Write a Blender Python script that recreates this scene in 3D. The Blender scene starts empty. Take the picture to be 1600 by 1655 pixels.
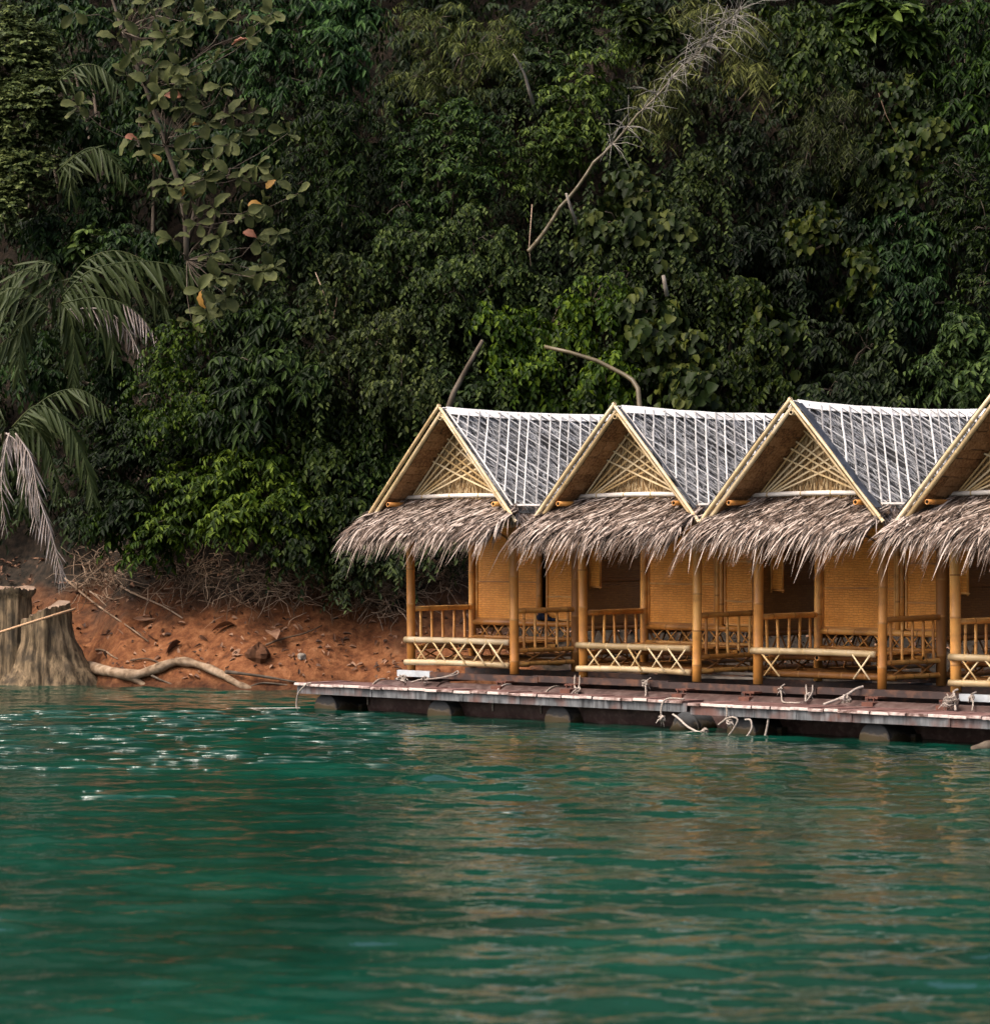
import bpy, math, random
import numpy as np
from mathutils import Vector, Matrix

C = bpy.context.scene.collection
SC = bpy.context.scene
PI = math.pi
random.seed(5)
RNG = np.random.default_rng(7)

# ------------------------------------------------------------------ camera, sky, sun, exposure
FPX, HZ, CAMH = 5600.0, 844.0, 2.763          # focal length and horizon row in 1600 px wide picture units
cam = bpy.data.cameras.new('camera')
cam.sensor_fit = 'HORIZONTAL'; cam.sensor_width = 36.0
cam.lens = 36.0 * FPX / 1600.0
cam.shift_y = (HZ - 827.5) / 1600.0
cam.clip_start = 0.5; cam.clip_end = 3000
cam.dof.use_dof = True; cam.dof.focus_distance = 52.0; cam.dof.aperture_fstop = 2.9
camo = bpy.data.objects.new('camera', cam); C.objects.link(camo)
camo.location = (0, 0, CAMH); camo.rotation_euler = (PI / 2, 0, 0)
SC.camera = camo

SUN_AZ, SUN_EL = math.radians(-118), math.radians(55)     # azimuth from +Y (into the picture), negative is to the left
world = bpy.data.worlds.new('World'); SC.world = world; world.use_nodes = True
wn = world.node_tree.nodes; wl = world.node_tree.links
sky = wn.new('ShaderNodeTexSky'); sky.sky_type = 'NISHITA'; sky.sun_disc = False
sky.sun_elevation = SUN_EL; sky.sun_rotation = SUN_AZ
sky.air_density = 0.7; sky.dust_density = 8.0; sky.ozone_density = 0.6
bg = wn['Background']; bg.inputs['Strength'].default_value = 0.15
wl.new(sky.outputs[0], bg.inputs['Color'])
sun = bpy.data.lights.new('sun', 'SUN'); sun.energy = 0.65; sun.angle = math.radians(11); sun.color = (1, .96, .9)
suno = bpy.data.objects.new('sun', sun); C.objects.link(suno)
sd = Vector((math.sin(SUN_AZ) * math.cos(SUN_EL), math.cos(SUN_AZ) * math.cos(SUN_EL), math.sin(SUN_EL)))
suno.rotation_euler = sd.to_track_quat('Z', 'Y').to_euler(); suno.location = (-20, 20, 40)
vs = SC.view_settings
vs.view_transform = 'Standard'; vs.look = 'None'; vs.gamma = 1.0; vs.use_curve_mapping = False
vs.exposure = 1.38
cy = SC.cycles
cy.max_bounces = 6; cy.diffuse_bounces = 4; cy.glossy_bounces = 3; cy.transmission_bounces = 2
cy.use_denoising = True
cy.sample_clamp_indirect = 6.0
cy.use_adaptive_sampling = False

# ------------------------------------------------------------------ helpers
A = math.radians(43.0); CA, SA = math.cos(A), math.sin(A)
D0 = 50.9; X0 = (665 - 800) / FPX * D0; ZB = 0.61         # front left post of the first hut
def at(px, py, Y):
    return Vector(((px - 800) / FPX * Y, Y, CAMH - (py - HZ) / FPX * Y))
def W(s, y, z):
    return Vector((X0 + s * CA + y * SA, D0 - s * SA + y * CA, z))
def s_at(px, y=0.0):
    k = (px - 800) / FPX
    return (k * (D0 + y * CA) - X0 - y * SA) / (CA + k * SA)

def tag(o, label=None, cat=None, group=None, kind=None):
    if label: o['label'] = label
    if cat: o['category'] = cat
    if group: o['group'] = group
    if kind: o['kind'] = kind
    return o
def empty(name, loc=(0, 0, 0), rz=0.0):
    o = bpy.data.objects.new(name, None); C.objects.link(o)
    o.location = loc; o.rotation_euler = (0, 0, rz); o.empty_display_size = .1
    return o
def link(name, me, parent=None):
    o = bpy.data.objects.new(name, me); C.objects.link(o)
    if parent is not None: o.parent = parent
    return o
def frame(d):
    d = d.normalized()
    a = Vector((0, 0, 1)) if abs(d.z) < .9 else Vector((0, 1, 0))
    x = d.cross(a).normalized(); return x, x.cross(d).normalized()

class MB:
    def __init__(s): s.v = []; s.f = []; s.m = []
    def add(s, vs, fs, m=0):
        b = len(s.v); s.v += [tuple(p) for p in vs]
        s.f += [tuple(i + b for i in f) for f in fs]; s.m += [m] * len(fs)
    def box(s, c, h, rot=None, m=0):
        c = Vector(c); R = rot or Matrix.Identity(3); vs = []
        for z in (-1, 1):
            for y in (-1, 1):
                for x in (-1, 1): vs.append(c + R @ Vector((x * h[0], y * h[1], z * h[2])))
        s.add(vs, [(0, 2, 3, 1), (4, 5, 7, 6), (0, 1, 5, 4), (2, 6, 7, 3), (0, 4, 6, 2), (1, 3, 7, 5)], m)
    def tube(s, pts, rad, n=8, m=0, caps=True):
        pts = [Vector(p) for p in pts]
        if not hasattr(rad, '__len__'): rad = [rad] * len(pts)
        rings = []; x = None
        for i, p in enumerate(pts):
            d = (pts[min(i + 1, len(pts) - 1)] - pts[max(i - 1, 0)])
            if d.length < 1e-9: d = Vector((0, 0, 1))
            d.normalize()
            if x is None: x, y = frame(d)
            else:
                x = (x - d * x.dot(d))
                if x.length < 1e-6: x, y = frame(d)
                x.normalize(); y = x.cross(d)
            rings.append([p + (x * math.cos(k * 2 * PI / n) + y * math.sin(k * 2 * PI / n)) * rad[i] for k in range(n)])
        vs = [q for r in rings for q in r]; fs = []
        for i in range(len(pts) - 1):
            for k in range(n):
                a = i * n + k; b = i * n + (k + 1) % n
                fs.append((a, b, b + n, a + n))
        if caps:
            fs.append(tuple(range(n - 1, -1, -1))); fs.append(tuple(range((len(pts) - 1) * n, len(pts) * n)))
        s.add(vs, fs, m)
    def bamboo(s, p0, p1, r, node=.36, bend=0.0, n=10, hollow=True, seed=0, taper=0.0, bdir=None):
        """a pole with swollen joints (slot 1) and hollow ends (slot 2)"""
        p0 = Vector(p0); p1 = Vector(p1); L = (p1 - p0).length; d = (p1 - p0) / L
        rn = random.Random(seed * 7 + int(L * 1000)); bd = Vector(bdir) if bdir else Vector((0, 0, 1))
        ts = [0.0]; kind = [0]; t = node * rn.uniform(.3, .9)
        while t < L - .06:
            ts += [t - .012, t, t + .012]; kind += [0, 1, 0]
            t += node * rn.uniform(.85, 1.15)
        ts.append(L); kind.append(0); x, y = frame(d); vs = []; fs = []; ms = []
        for t, k in zip(ts, kind):
            rr = r * (1 - taper * t / L) * (1.07 if k else 1.0)
            c = p0 + d * t + bd * bend * math.sin(PI * t / L)
            for i in range(n):
                a = i * 2 * PI / n
                vs.append(c + (x * math.cos(a) + y * math.sin(a)) * rr)
        for j in range(len(ts) - 1):
            for i in range(n):
                a = j * n + i; b = j * n + (i + 1) % n
                fs.append((a, b, b + n, a + n)); ms.append(1 if (kind[j] or kind[j + 1]) else 0)
        for end, sg in ((0, 1), (len(ts) - 1, -1)):
            if hollow:
                b0 = len(vs); c = p0 + d * ts[end]; rr = r * .68 * (1 - taper * ts[end] / L)
                for q in (0, 1):
                    for i in range(n):
                        a = i * 2 * PI / n
                        vs.append(c + d * sg * (.0 + .03 * q) + (x * math.cos(a) + y * math.sin(a)) * rr)
                for i in range(n):
                    a = end * n + i; b = end * n + (i + 1) % n; p = b0 + i; q = b0 + (i + 1) % n
                    fs.append((a, p, q, b)); ms.append(0)
                    fs.append((p, p + n, q + n, q)); ms.append(2)
                fs.append(tuple(range(b0 + n, b0 + 2 * n))); ms.append(2)
            else:
                fs.append(tuple(range(end * n, end * n + n))); ms.append(0)
        b = len(s.v); s.v += [tuple(p) for p in vs]
        s.f += [tuple(i + b for i in f) for f in fs]; s.m += ms
    def strip(s, pts, wdir, w, nrm, th, m=0):
        wd = Vector(wdir).normalized(); nn = Vector(nrm).normalized(); vs = []; fs = []
        for p in pts:
            p = Vector(p)
            vs += [p + wd * w / 2, p - wd * w / 2, p - wd * w / 2 + nn * th, p + wd * w / 2 + nn * th]
        for i in range(len(pts) - 1):
            a = i * 4
            for k in range(4): fs.append((a + k, a + (k + 1) % 4, a + 4 + (k + 1) % 4, a + 4 + k))
        e = (len(pts) - 1) * 4
        fs += [(3, 2, 1, 0), (e, e + 1, e + 2, e + 3)]
        s.add(vs, fs, m)
    def mesh(s, name, mats, smooth=False):
        me = bpy.data.meshes.new(name); me.from_pydata(s.v, [], s.f)
        for m in (mats if isinstance(mats, (list, tuple)) else [mats]): me.materials.append(m)
        if any(s.m): me.polygons.foreach_set('material_index', s.m)
        if smooth: me.polygons.foreach_set('use_smooth', [True] * len(s.f))
        me.update(); return me
    def build(s, name, mats, parent=None, smooth=False):
        return link(name, s.mesh(name, mats, smooth), parent)

def np_mesh(name, V, F, mat, smooth=False):
    """V (n,3), F (m,k) all faces of one size"""
    me = bpy.data.meshes.new(name); n, m, k = len(V), len(F), F.shape[1]
    me.vertices.add(n); me.vertices.foreach_set('co', np.ascontiguousarray(V, dtype=np.float32).ravel())
    me.loops.add(m * k); me.loops.foreach_set('vertex_index', np.ascontiguousarray(F, dtype=np.int32).ravel())
    me.polygons.add(m); me.polygons.foreach_set('loop_start', np.arange(0, m * k, k, dtype=np.int32))
    me.polygons.foreach_set('loop_total', np.full(m, k, dtype=np.int32))
    if smooth: me.polygons.foreach_set('use_smooth', np.ones(m, dtype=bool))
    for mm in (mat if isinstance(mat, (list, tuple)) else [mat]): me.materials.append(mm)
    me.update(calc_edges=True); return me

# ------------------------------------------------------------------ materials
def mk(name, cols, scale=(4, 4, 4), rough=.6, spec=.3, bump=0.0, bscale=None, island=0.0, detail=5, dist=0.0,
       mottle=None, trans=0.0, pos=None, nrough=.55, plantvar=0.0):
    """noise driven colour ramp; island > 0 also varies colour piece by piece; mottle = (colour, scale, amount)"""
    m = bpy.data.materials.new(name); m.use_nodes = True
    nt = m.node_tree; N = nt.nodes; L = nt.links; P = N['Principled BSDF']
    P.inputs['Roughness'].default_value = rough; P.inputs['Specular IOR Level'].default_value = spec
    tc = N.new('ShaderNodeTexCoord'); mp = N.new('ShaderNodeMapping'); mp.inputs['Scale'].default_value = scale
    L.new(tc.outputs['Object'], mp.inputs[0])
    no = N.new('ShaderNodeTexNoise'); no.inputs['Scale'].default_value = 1; no.inputs['Detail'].default_value = detail
    no.inputs['Distortion'].default_value = dist; no.inputs['Roughness'].default_value = nrough
    L.new(mp.outputs[0], no.inputs['Vector'])
    rp = N.new('ShaderNodeValToRGB'); els = rp.color_ramp.elements
    n = len(cols); pos = pos or [.3 + .4 * i / max(1, n - 1) for i in range(n)]
    while len(els) < n: els.new(.5)
    for e, c, p in zip(els, cols, pos): e.position = p; e.color = (*c, 1)
    fac = no.outputs['Fac']
    if island:
        ge = N.new('ShaderNodeNewGeometry'); mx = N.new('ShaderNodeMath'); mx.operation = 'MULTIPLY_ADD'
        mx.inputs[1].default_value = island; sb = N.new('ShaderNodeMath'); sb.operation = 'SUBTRACT'; sb.inputs[1].default_value = .5
        oi = N.new('ShaderNodeObjectInfo'); sm = N.new('ShaderNodeMath'); sm.operation = 'ADD'; fr = N.new('ShaderNodeMath'); fr.operation = 'FRACT'
        L.new(ge.outputs['Random Per Island'], sm.inputs[0]); L.new(oi.outputs['Random'], sm.inputs[1]); L.new(sm.outputs[0], fr.inputs[0]); L.new(fr.outputs[0], sb.inputs[0]); L.new(sb.outputs[0], mx.inputs[0]); L.new(fac, mx.inputs[2]); fac = mx.outputs[0]
    L.new(fac, rp.inputs[0]); col = rp.outputs[0]
    if plantvar:
        oi2 = N.new('ShaderNodeObjectInfo'); hs = N.new('ShaderNodeHueSaturation')
        for sock, a, b in (('Value', 1 - plantvar, 1 + plantvar), ('Hue', .485, .515), ('Saturation', .85, 1.1)):
            q = N.new('ShaderNodeMapRange'); q.inputs[3].default_value = a; q.inputs[4].default_value = b
            wn_ = N.new('ShaderNodeTexWhiteNoise'); wn_.noise_dimensions = '1D'; ad = N.new('ShaderNodeMath'); ad.inputs[1].default_value = len(sock) * .37
            L.new(oi2.outputs['Random'], ad.inputs[0]); L.new(ad.outputs[0], wn_.inputs['W']); L.new(wn_.outputs['Value'], q.inputs[0]); L.new(q.outputs[0], hs.inputs[sock])
        L.new(col, hs.inputs['Color']); col = hs.outputs[0]
    if mottle:
        n2 = N.new('ShaderNodeTexNoise'); n2.inputs['Scale'].default_value = mottle[1]; n2.inputs['Detail'].default_value = 6
        L.new(tc.outputs['Object'], n2.inputs['Vector'])
        r2 = N.new('ShaderNodeMapRange'); r2.inputs[1].default_value = .5; r2.inputs[2].default_value = .68
        r2.inputs[4].default_value = mottle[2]; L.new(n2.outputs['Fac'], r2.inputs[0])
        mi = N.new('ShaderNodeMix'); mi.data_type = 'RGBA'; mi.inputs[7].default_value = (*mottle[0], 1)
        L.new(r2.outputs[0], mi.inputs[0]); L.new(col, mi.inputs[6]); col = mi.outputs[2]
    L.new(col, P.inputs['Base Color'])
    if bump:
        bt = no
        if bscale:
            bt = N.new('ShaderNodeTexNoise'); bt.inputs['Scale'].default_value = bscale; bt.inputs['Detail'].default_value = 8
            bt.inputs['Roughness'].default_value = .65
            L.new(mp.outputs[0] if scale[0] != scale[2] else tc.outputs['Object'], bt.inputs['Vector'])
        bu = N.new('ShaderNodeBump'); bu.inputs['Strength'].default_value = bump; bu.inputs['Distance'].default_value = .03
        L.new(bt.outputs['Fac'], bu.inputs['Height']); L.new(bu.outputs[0], P.inputs['Normal'])
    if trans:
        tr = N.new('ShaderNodeBsdfTranslucent'); ms = N.new('ShaderNodeMixShader'); ms.inputs[0].default_value = trans
        out = N['Material Output']; L.new(col, tr.inputs['Color'])
        L.new(P.outputs[0], ms.inputs[1]); L.new(tr.outputs[0], ms.inputs[2]); L.new(ms.outputs[0], out.inputs[0])
    return m

def weave_mat(name, c0, c1):
    """split bamboo woven in a twill: short strips running across, offset row by row"""
    m = bpy.data.materials.new(name); m.use_nodes = True
    nt = m.node_tree; N = nt.nodes; L = nt.links; P = N['Principled BSDF']
    P.inputs['Roughness'].default_value = .5; P.inputs['Specular IOR Level'].default_value = .35
    tc = N.new('ShaderNodeTexCoord'); sx = N.new('ShaderNodeSeparateXYZ'); L.new(tc.outputs['Object'], sx.inputs[0])
    ad = N.new('ShaderNodeMath'); L.new(sx.outputs[0], ad.inputs[0]); L.new(sx.outputs[1], ad.inputs[1])
    cb = N.new('ShaderNodeCombineXYZ'); L.new(ad.outputs[0], cb.inputs[0]); L.new(sx.outputs[2], cb.inputs[1])
    br = N.new('ShaderNodeTexBrick'); br.inputs['Scale'].default_value = 1
    br.inputs['Brick Width'].default_value = .085; br.inputs['Row Height'].default_value = .034
    br.inputs['Mortar Size'].default_value = .006; br.inputs['Mortar Smooth'].default_value = 1.0
    br.inputs['Color1'].default_value = (*c0, 1); br.inputs['Color2'].default_value = (*c1, 1)
    br.inputs['Mortar'].default_value = (c0[0] * .66, c0[1] * .58, c0[2] * .5, 1); br.offset = .33; br.offset_frequency = 3
    wp = N.new('ShaderNodeTexNoise'); wp.inputs['Scale'].default_value = 7; wp.inputs['Detail'].default_value = 2; L.new(tc.outputs['Object'], wp.inputs['Vector'])
    wv = N.new('ShaderNodeVectorMath'); wv.operation = 'SCALE'; wv.inputs['Scale'].default_value = .05; L.new(wp.outputs['Color'], wv.inputs[0])
    wa = N.new('ShaderNodeVectorMath'); L.new(cb.outputs[0], wa.inputs[0]); L.new(wv.outputs[0], wa.inputs[1]); L.new(wa.outputs[0], br.inputs['Vector'])
    no = N.new('ShaderNodeTexNoise'); no.inputs['Scale'].default_value = 2.2; no.inputs['Detail'].default_value = 7
    L.new(tc.outputs['Object'], no.inputs['Vector'])
    rp = N.new('ShaderNodeValToRGB'); rp.color_ramp.elements[0].position = .32; rp.color_ramp.elements[1].position = .68
    rp.color_ramp.elements[0].color = (.8, .75, .7, 1); rp.color_ramp.elements[1].color = (1.06, 1.04, 1, 1)
    L.new(no.outputs['Fac'], rp.inputs[0])
    mi = N.new('ShaderNodeMix'); mi.data_type = 'RGBA'; mi.blend_type = 'MULTIPLY'; mi.inputs[0].default_value = 1
    L.new(br.outputs['Color'], mi.inputs[6]); L.new(rp.outputs[0], mi.inputs[7]); L.new(mi.outputs[2], P.inputs['Base Color'])
    bu = N.new('ShaderNodeBump'); bu.inputs['Strength'].default_value = .6; bu.inputs['Distance'].default_value = .008
    inv = N.new('ShaderNodeMath'); inv.operation = 'SUBTRACT'; inv.inputs[0].default_value = 1
    L.new(br.outputs['Fac'], inv.inputs[1]); L.new(inv.outputs[0], bu.inputs['Height']); L.new(bu.outputs[0], P.inputs['Normal'])
    return m

M = {}
M['bam'] = mk('golden_bamboo', [(.42, .175, .036), (.6, .27, .06), (.7, .37, .105)], (3, 3, 1.2), .42, .45, .1, 40, island=.5, mottle=((.2, .085, .025), 5, .5))
M['bamnode'] = mk('bamboo_joint', [(.3, .13, .035), (.46, .24, .08)], (9, 9, 9), .6)
M['bamdark'] = mk('brown_bamboo_shade_toned', [(.2, .085, .025), (.33, .14, .035)], (3, 3, 2), .5, .4, .1, 40, island=.5)  # darker copy for sheltered poles, their shade put into the colour
M['hole'] = mk('hollow_bamboo_core', [(.05, .035, .02), (.09, .06, .035)])
M['pale'] = mk('pale_bamboo', [(.3, .21, .1), (.42, .315, .17), (.51, .42, .28)], (3, 3, 3), .42, .45, .1, 40, island=.5, mottle=((.4, .28, .14), 6, .6))
M['palenode'] = mk('pale_bamboo_joint', [(.38, .26, .12), (.5, .38, .2)], (9, 9, 9), .6)
M['white'] = mk('bleached_bamboo', [(.58, .52, .45), (.78, .73, .66)], (3, 3, 3), .55, .3, .1, 30, island=.4, mottle=((.5, .45, .4), 5, .6))
M['batten'] = mk('weathered_bamboo_batten', [(.26, .25, .24), (.46, .445, .42), (.6, .58, .55)], (5, 5, 5), .6, .3, island=.7)
M['ridge'] = mk('bleached_ridge_strip', [(.72, .69, .65), (.82, .79, .75)], (2, 2, 2), .55, .3, mottle=((.55, .5, .45), 3, .4))
M['straw'] = mk('straw_panel', [(.1, .06, .03), (.27, .18, .09), (.4, .29, .16)], (60, 60, 6), .8, .1, .5, None, detail=3, dist=.5)
M['strawleaf'] = mk('straw_blade', [(.2, .12, .05), (.4, .27, .13), (.55, .41, .23)], (6, 6, 6), .8, .1, island=1.0)
M['lattice'] = mk('split_bamboo_lattice', [(.5, .34, .15), (.64, .47, .24), (.7, .56, .34)], (4, 4, 4), .45, .35, island=.8)
M['awn'] = mk('dry_palm_thatch', [(.03, .02, .014), (.085, .057, .042), (.185, .135, .105), (.4, .33, .28)], (9, 9, 9), .7, .2, island=1.0, pos=[.12, .38, .62, .9])
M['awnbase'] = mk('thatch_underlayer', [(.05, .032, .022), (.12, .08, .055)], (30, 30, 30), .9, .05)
M['roofleaf'] = mk('weathered_grey_thatch', [(.03, .03, .03), (.13, .13, .13), (.24, .24, .24), (.38, .38, .378)], (7, 7, 7), .75, .2, island=.9, pos=[.1, .38, .62, .9])
M['roofbase'] = mk('grey_thatch_layer', [(.02, .019, .018), (.07, .068, .066)], (18, 18, 18), .9, .1, .5)
M['course'] = mk('brown_thatch_course', [(.11, .055, .025), (.24, .13, .06), (.32, .19, .095)], (30, 30, 30), .8, .1, .4, island=.22)
M['weave'] = weave_mat('woven_bamboo_mat', (.9, .42, .09), (.8, .345, .065))
M['weavedark'] = weave_mat('woven_bamboo_mat_shade_toned', (.34, .17, .05), (.27, .13, .038))  # shade on the side and rear walls put into the mat colour
M['black'] = mk('black_plastic_sheet', [(.012, .013, .016), (.045, .05, .06)], (6, 6, 6), .4, .5, .5, 9)
M['steel'] = mk('brown_painted_steel', [(.028, .017, .015), (.05, .03, .026)], (4, 4, 4), .5, .4, .15, 30, mottle=((.17, .075, .04), 6, .6))
M['rust'] = mk('rusty_steel', [(.07, .028, .02), (.14, .055, .035)], (12, 12, 12), .7, .3)
M['grey'] = mk('galvanised_steel', [(.32, .35, .37), (.45, .48, .5)], (6, 6, 6), .4, .5, mottle=((.25, .22, .2), 8, .4))
M['pipe'] = mk('brown_float_pipe', [(.03, .018, .016), (.052, .03, .026), (.085, .055, .048)], (3, 3, 3), .6, .2, .12, 20, mottle=((.14, .1, .09), 10, .45), detail=9)
M['fascia'] = mk('weathered_fascia', [(.04, .04, .042), (.1, .103, .107), (.17, .175, .18)], (14, 14, 2.2), .75, .12, .2, mottle=((.13, .055, .04), 2.2, .75))
M['plank'] = mk('worn_red_plank', [(.075, .036, .031), (.115, .055, .049), (.15, .082, .075)], (3, 3, 3), .6, .3, .15, 30, island=.4, mottle=((.27, .21, .19), 8, .4))
M['plankend'] = mk('worn_plank_end', [(.08, .045, .036), (.28, .2, .18), (.5, .43, .39)], (12, 12, 12), .7, .2, .2, island=.35, pos=[.25, .42, .62])
M['drum'] = None
M['rope'] = mk('pale_nylon_rope', [(.2, .165, .135), (.38, .33, .29)], (40, 40, 40), .8, .1, .5, island=.3)
M['ropebrown'] = mk('brown_rope', [(.3, .17, .09), (.5, .33, .2)], (40, 40, 40), .8, .1, .5)
M['bark'] = mk('grey_bark', [(.03, .022, .016), (.08, .062, .045), (.14, .115, .09)], (5, 5, 2), .8, .15, .4)
M['deadwood'] = mk('dead_pale_wood', [(.12, .1, .08), (.24, .21, .175)], (6, 6, 6), .8, .1, .3)
M['paletwig'] = mk('bleached_twigs', [(.13, .118, .1), (.28, .26, .23)], (6, 6, 6), .8, .1)
M['culm'] = mk('living_bamboo_culm', [(.05, .04, .02), (.105, .08, .042)], (4, 4, 4), .45, .4)
M['twig'] = mk('dry_twig', [(.07, .046, .03), (.17, .115, .075), (.26, .19, .135)], (4, 4, 4), .85, .1, island=.8)
M['dryleaf'] = mk('fallen_dry_leaf', [(.04, .02, .012), (.105, .05, .028), (.2, .112, .068)], (5, 5, 5), .75, .2, island=1.0)
M['stone'] = mk('dark_clod', [(.04, .018, .01), (.1, .045, .022)], (6, 6, 6), .9, .1, .6, 12)
M['cloth'] = mk('dark_navy_cloth', [(.008, .012, .025), (.02, .028, .05)], (8, 8, 8), .9, .1)
M['teak'] = mk('large_olive_leaf', [(.026, .032, .011), (.052, .061, .02), (.085, .09, .032)], (5, 5, 5), .6, .1, .25, 9, trans=.2)
M['teakyellow'] = mk('yellowing_leaf', [(.2, .11, .025), (.32, .17, .035)], (5, 5, 5), .6, .25, trans=.2)
M['teakred'] = mk('reddening_leaf', [(.12, .045, .028), (.22, .09, .05)], (5, 5, 5), .6, .25, trans=.2)
M['frond'] = mk('green_palm_leaflet', [(.013, .025, .008), (.034, .046, .014), (.07, .073, .024)], (1.5, 1.5, 1.5), .5, .12, island=.0, trans=.2)
M['fronddead'] = mk('dead_palm_leaflet', [(.12, .085, .065), (.27, .22, .19), (.42, .38, .36)], (3, 3, 3), .7, .2)
M['litter'] = M['dryleaf']

def leafm(name, cols, trans=.22, spec=.08, rough=.5):
    return mk(name, cols, (.9, .9, .9), rough, spec, island=1.0, trans=trans, pos=[.08, .36, .64, .92][:len(cols)] if len(cols) == 4 else None, detail=3, plantvar=.38)
M['lfA'] = leafm('blue_green_leaves', [(0.0032, 0.0089, 0.0020), (0.0071, 0.0181, 0.0039), (0.0119, 0.0289, 0.0059), (0.0350, 0.0680, 0.0125)])
M['lfA2'] = leafm('deep_green_leaves', [(0.0032, 0.0076, 0.0017), (0.0074, 0.0162, 0.0031), (0.0128, 0.0258, 0.0047), (0.0366, 0.0580, 0.0102)])
M['lfB'] = leafm('mid_green_leaves', [(0.0051, 0.0109, 0.0014), (0.0108, 0.0224, 0.0025), (0.0189, 0.0350, 0.0040), (0.0537, 0.0779, 0.0091)])
M['lfC'] = leafm('tiny_olive_leaves', [(0.0176, 0.0247, 0.0096), (0.0333, 0.0484, 0.0179), (0.0546, 0.0725, 0.0272), (0.1321, 0.1580, 0.0592)])
M['lfD'] = leafm('olive_bamboo_leaves', [(0.0091, 0.0119, 0.0023), (0.0194, 0.0256, 0.0044), (0.0298, 0.0384, 0.0071), (0.0767, 0.0896, 0.0186)])
M['lfE'] = leafm('heart_shaped_leaves', [(0.0056, 0.0116, 0.0018), (0.0115, 0.0227, 0.0032), (0.0180, 0.0325, 0.0049), (0.0521, 0.0636, 0.0071)])
M['lfF'] = leafm('fresh_green_leaves', [(0.0058, 0.0134, 0.0016), (0.0121, 0.0255, 0.0029), (0.0209, 0.0394, 0.0045), (0.0573, 0.0871, 0.0115)])

M['lfK'] = leafm('shade_painted_leaves', [(0.0037, 0.0078, 0.0027), (0.0069, 0.0142, 0.0045), (0.0106, 0.0207, 0.0062), (0.0243, 0.0398, 0.0104)])  # forest gloom put into the leaf colour, for hollows and undergrowth
def drum_mat():
    m = bpy.data.materials.new('float_drum_plastic'); m.use_nodes = True
    nt = m.node_tree; N = nt.nodes; L = nt.links; P = N['Principled BSDF']; P.inputs['Roughness'].default_value = .8; P.inputs['Specular IOR Level'].default_value = .12
    tc = N.new('ShaderNodeTexCoord'); sx = N.new('ShaderNodeSeparateXYZ'); L.new(tc.outputs['Object'], sx.inputs[0])
    no = N.new('ShaderNodeTexNoise'); no.inputs['Scale'].default_value = 7; no.inputs['Detail'].default_value = 6
    L.new(tc.outputs['Object'], no.inputs['Vector'])
    ma = N.new('ShaderNodeMath'); ma.operation = 'MULTIPLY_ADD'; ma.inputs[1].default_value = .22
    L.new(no.outputs['Fac'], ma.inputs[0]); L.new(sx.outputs[2], ma.inputs[2])
    rp = N.new('ShaderNodeValToRGB'); e = rp.color_ramp.elements
    e[0].position = .1; e[0].color = (.03, .024, .012, 1); e[1].position = .17; e[1].color = (.035, .026, .014, 1)
    for p, c in ((.185, (.055, .045, .034)), (.21, (.02, .0195, .019)), (.26, (.028, .029, .03)), (.36, (.04, .042, .044))):
        q = e.new(p); q.color = (*c, 1)
    L.new(ma.outputs[0], rp.inputs[0]); L.new(rp.outputs[0], P.inputs['Base Color'])
    return m
M['drum'] = drum_mat()
BAM = [M['bam'], M['bamnode'], M['hole']]
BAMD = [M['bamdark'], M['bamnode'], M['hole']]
PALE = [M['pale'], M['palenode'], M['hole']]
WHITE = [M['white'], M['palenode'], M['hole']]

# ------------------------------------------------------------------ the setting: terrain and water
def vnoise(x, y, s=0):
    return (np.sin(x * 1.3 + s) * np.cos(y * 1.7 + 2 * s) + .5 * np.sin(x * 2.9 + y * 1.1 + 3 * s) + .3 * np.sin(x * 5.3 - y * 4.1 + s)
            + .18 * np.sin(x * 11.1 + y * 8.7 + 5 * s) + .1 * np.sin(x * 23 - y * 19 + s)) / 1.6
def shore(x): return 57.1 + np.clip((-3.4 - x) * .3, 0, 2.4) + 1.4 * np.clip((-6.35 - x) / .7, 0, 1) + .12 * np.sin(x * 1.9) + .06 * np.sin(x * 5.1 + 1)
BANK = 2.7
def ground_z(x, y):
    d = y - shore(x)
    z = np.where(d < 0, np.maximum(d * .45, -2.5), np.where(d < BANK, .1 + d * .72, .1 + BANK * .72 + np.minimum((d - BANK) * 1.9, np.minimum(9 + (d - BANK) * 1.1, 60 + d * .05))))
    z = np.where((d >= 0) & (d < .2), d * 1.2, z)
    amp = np.clip(d * .5, 0, 1)
    return z + vnoise(x * 1.2, y * 1.4, 1.0) * .16 * amp + vnoise(x * 4.3, y * 4.9, 2.0) * .085 * amp
def hill_Y(px, py, off=0.0):
    Y = 62.0
    for _ in range(6):
        x = (px - 800) / FPX * Y; z = CAMH - (py - HZ) / FPX * Y
        Yn = float(shore(np.float64(x))) + (BANK + (z - 2.05) / 1.9 if z > 2.05 else max(.2, (z - .1) / .72))
        Y += .6 * (Yn - off - Y)
    return Y
def grid(xs, ys, zf, name, mat):
    Xg, Yg = np.meshgrid(xs, ys); Zg = zf(Xg, Yg)
    V = np.stack([Xg, Yg, Zg], -1).reshape(-1, 3); nx, ny = len(xs), len(ys)
    i = (np.arange(ny - 1)[:, None] * nx + np.arange(nx - 1)[None, :]).ravel()
    F = np.stack([i, i + 1, i + nx + 1, i + nx], -1)
    return np_mesh(name, V, F, mat, True)

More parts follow.
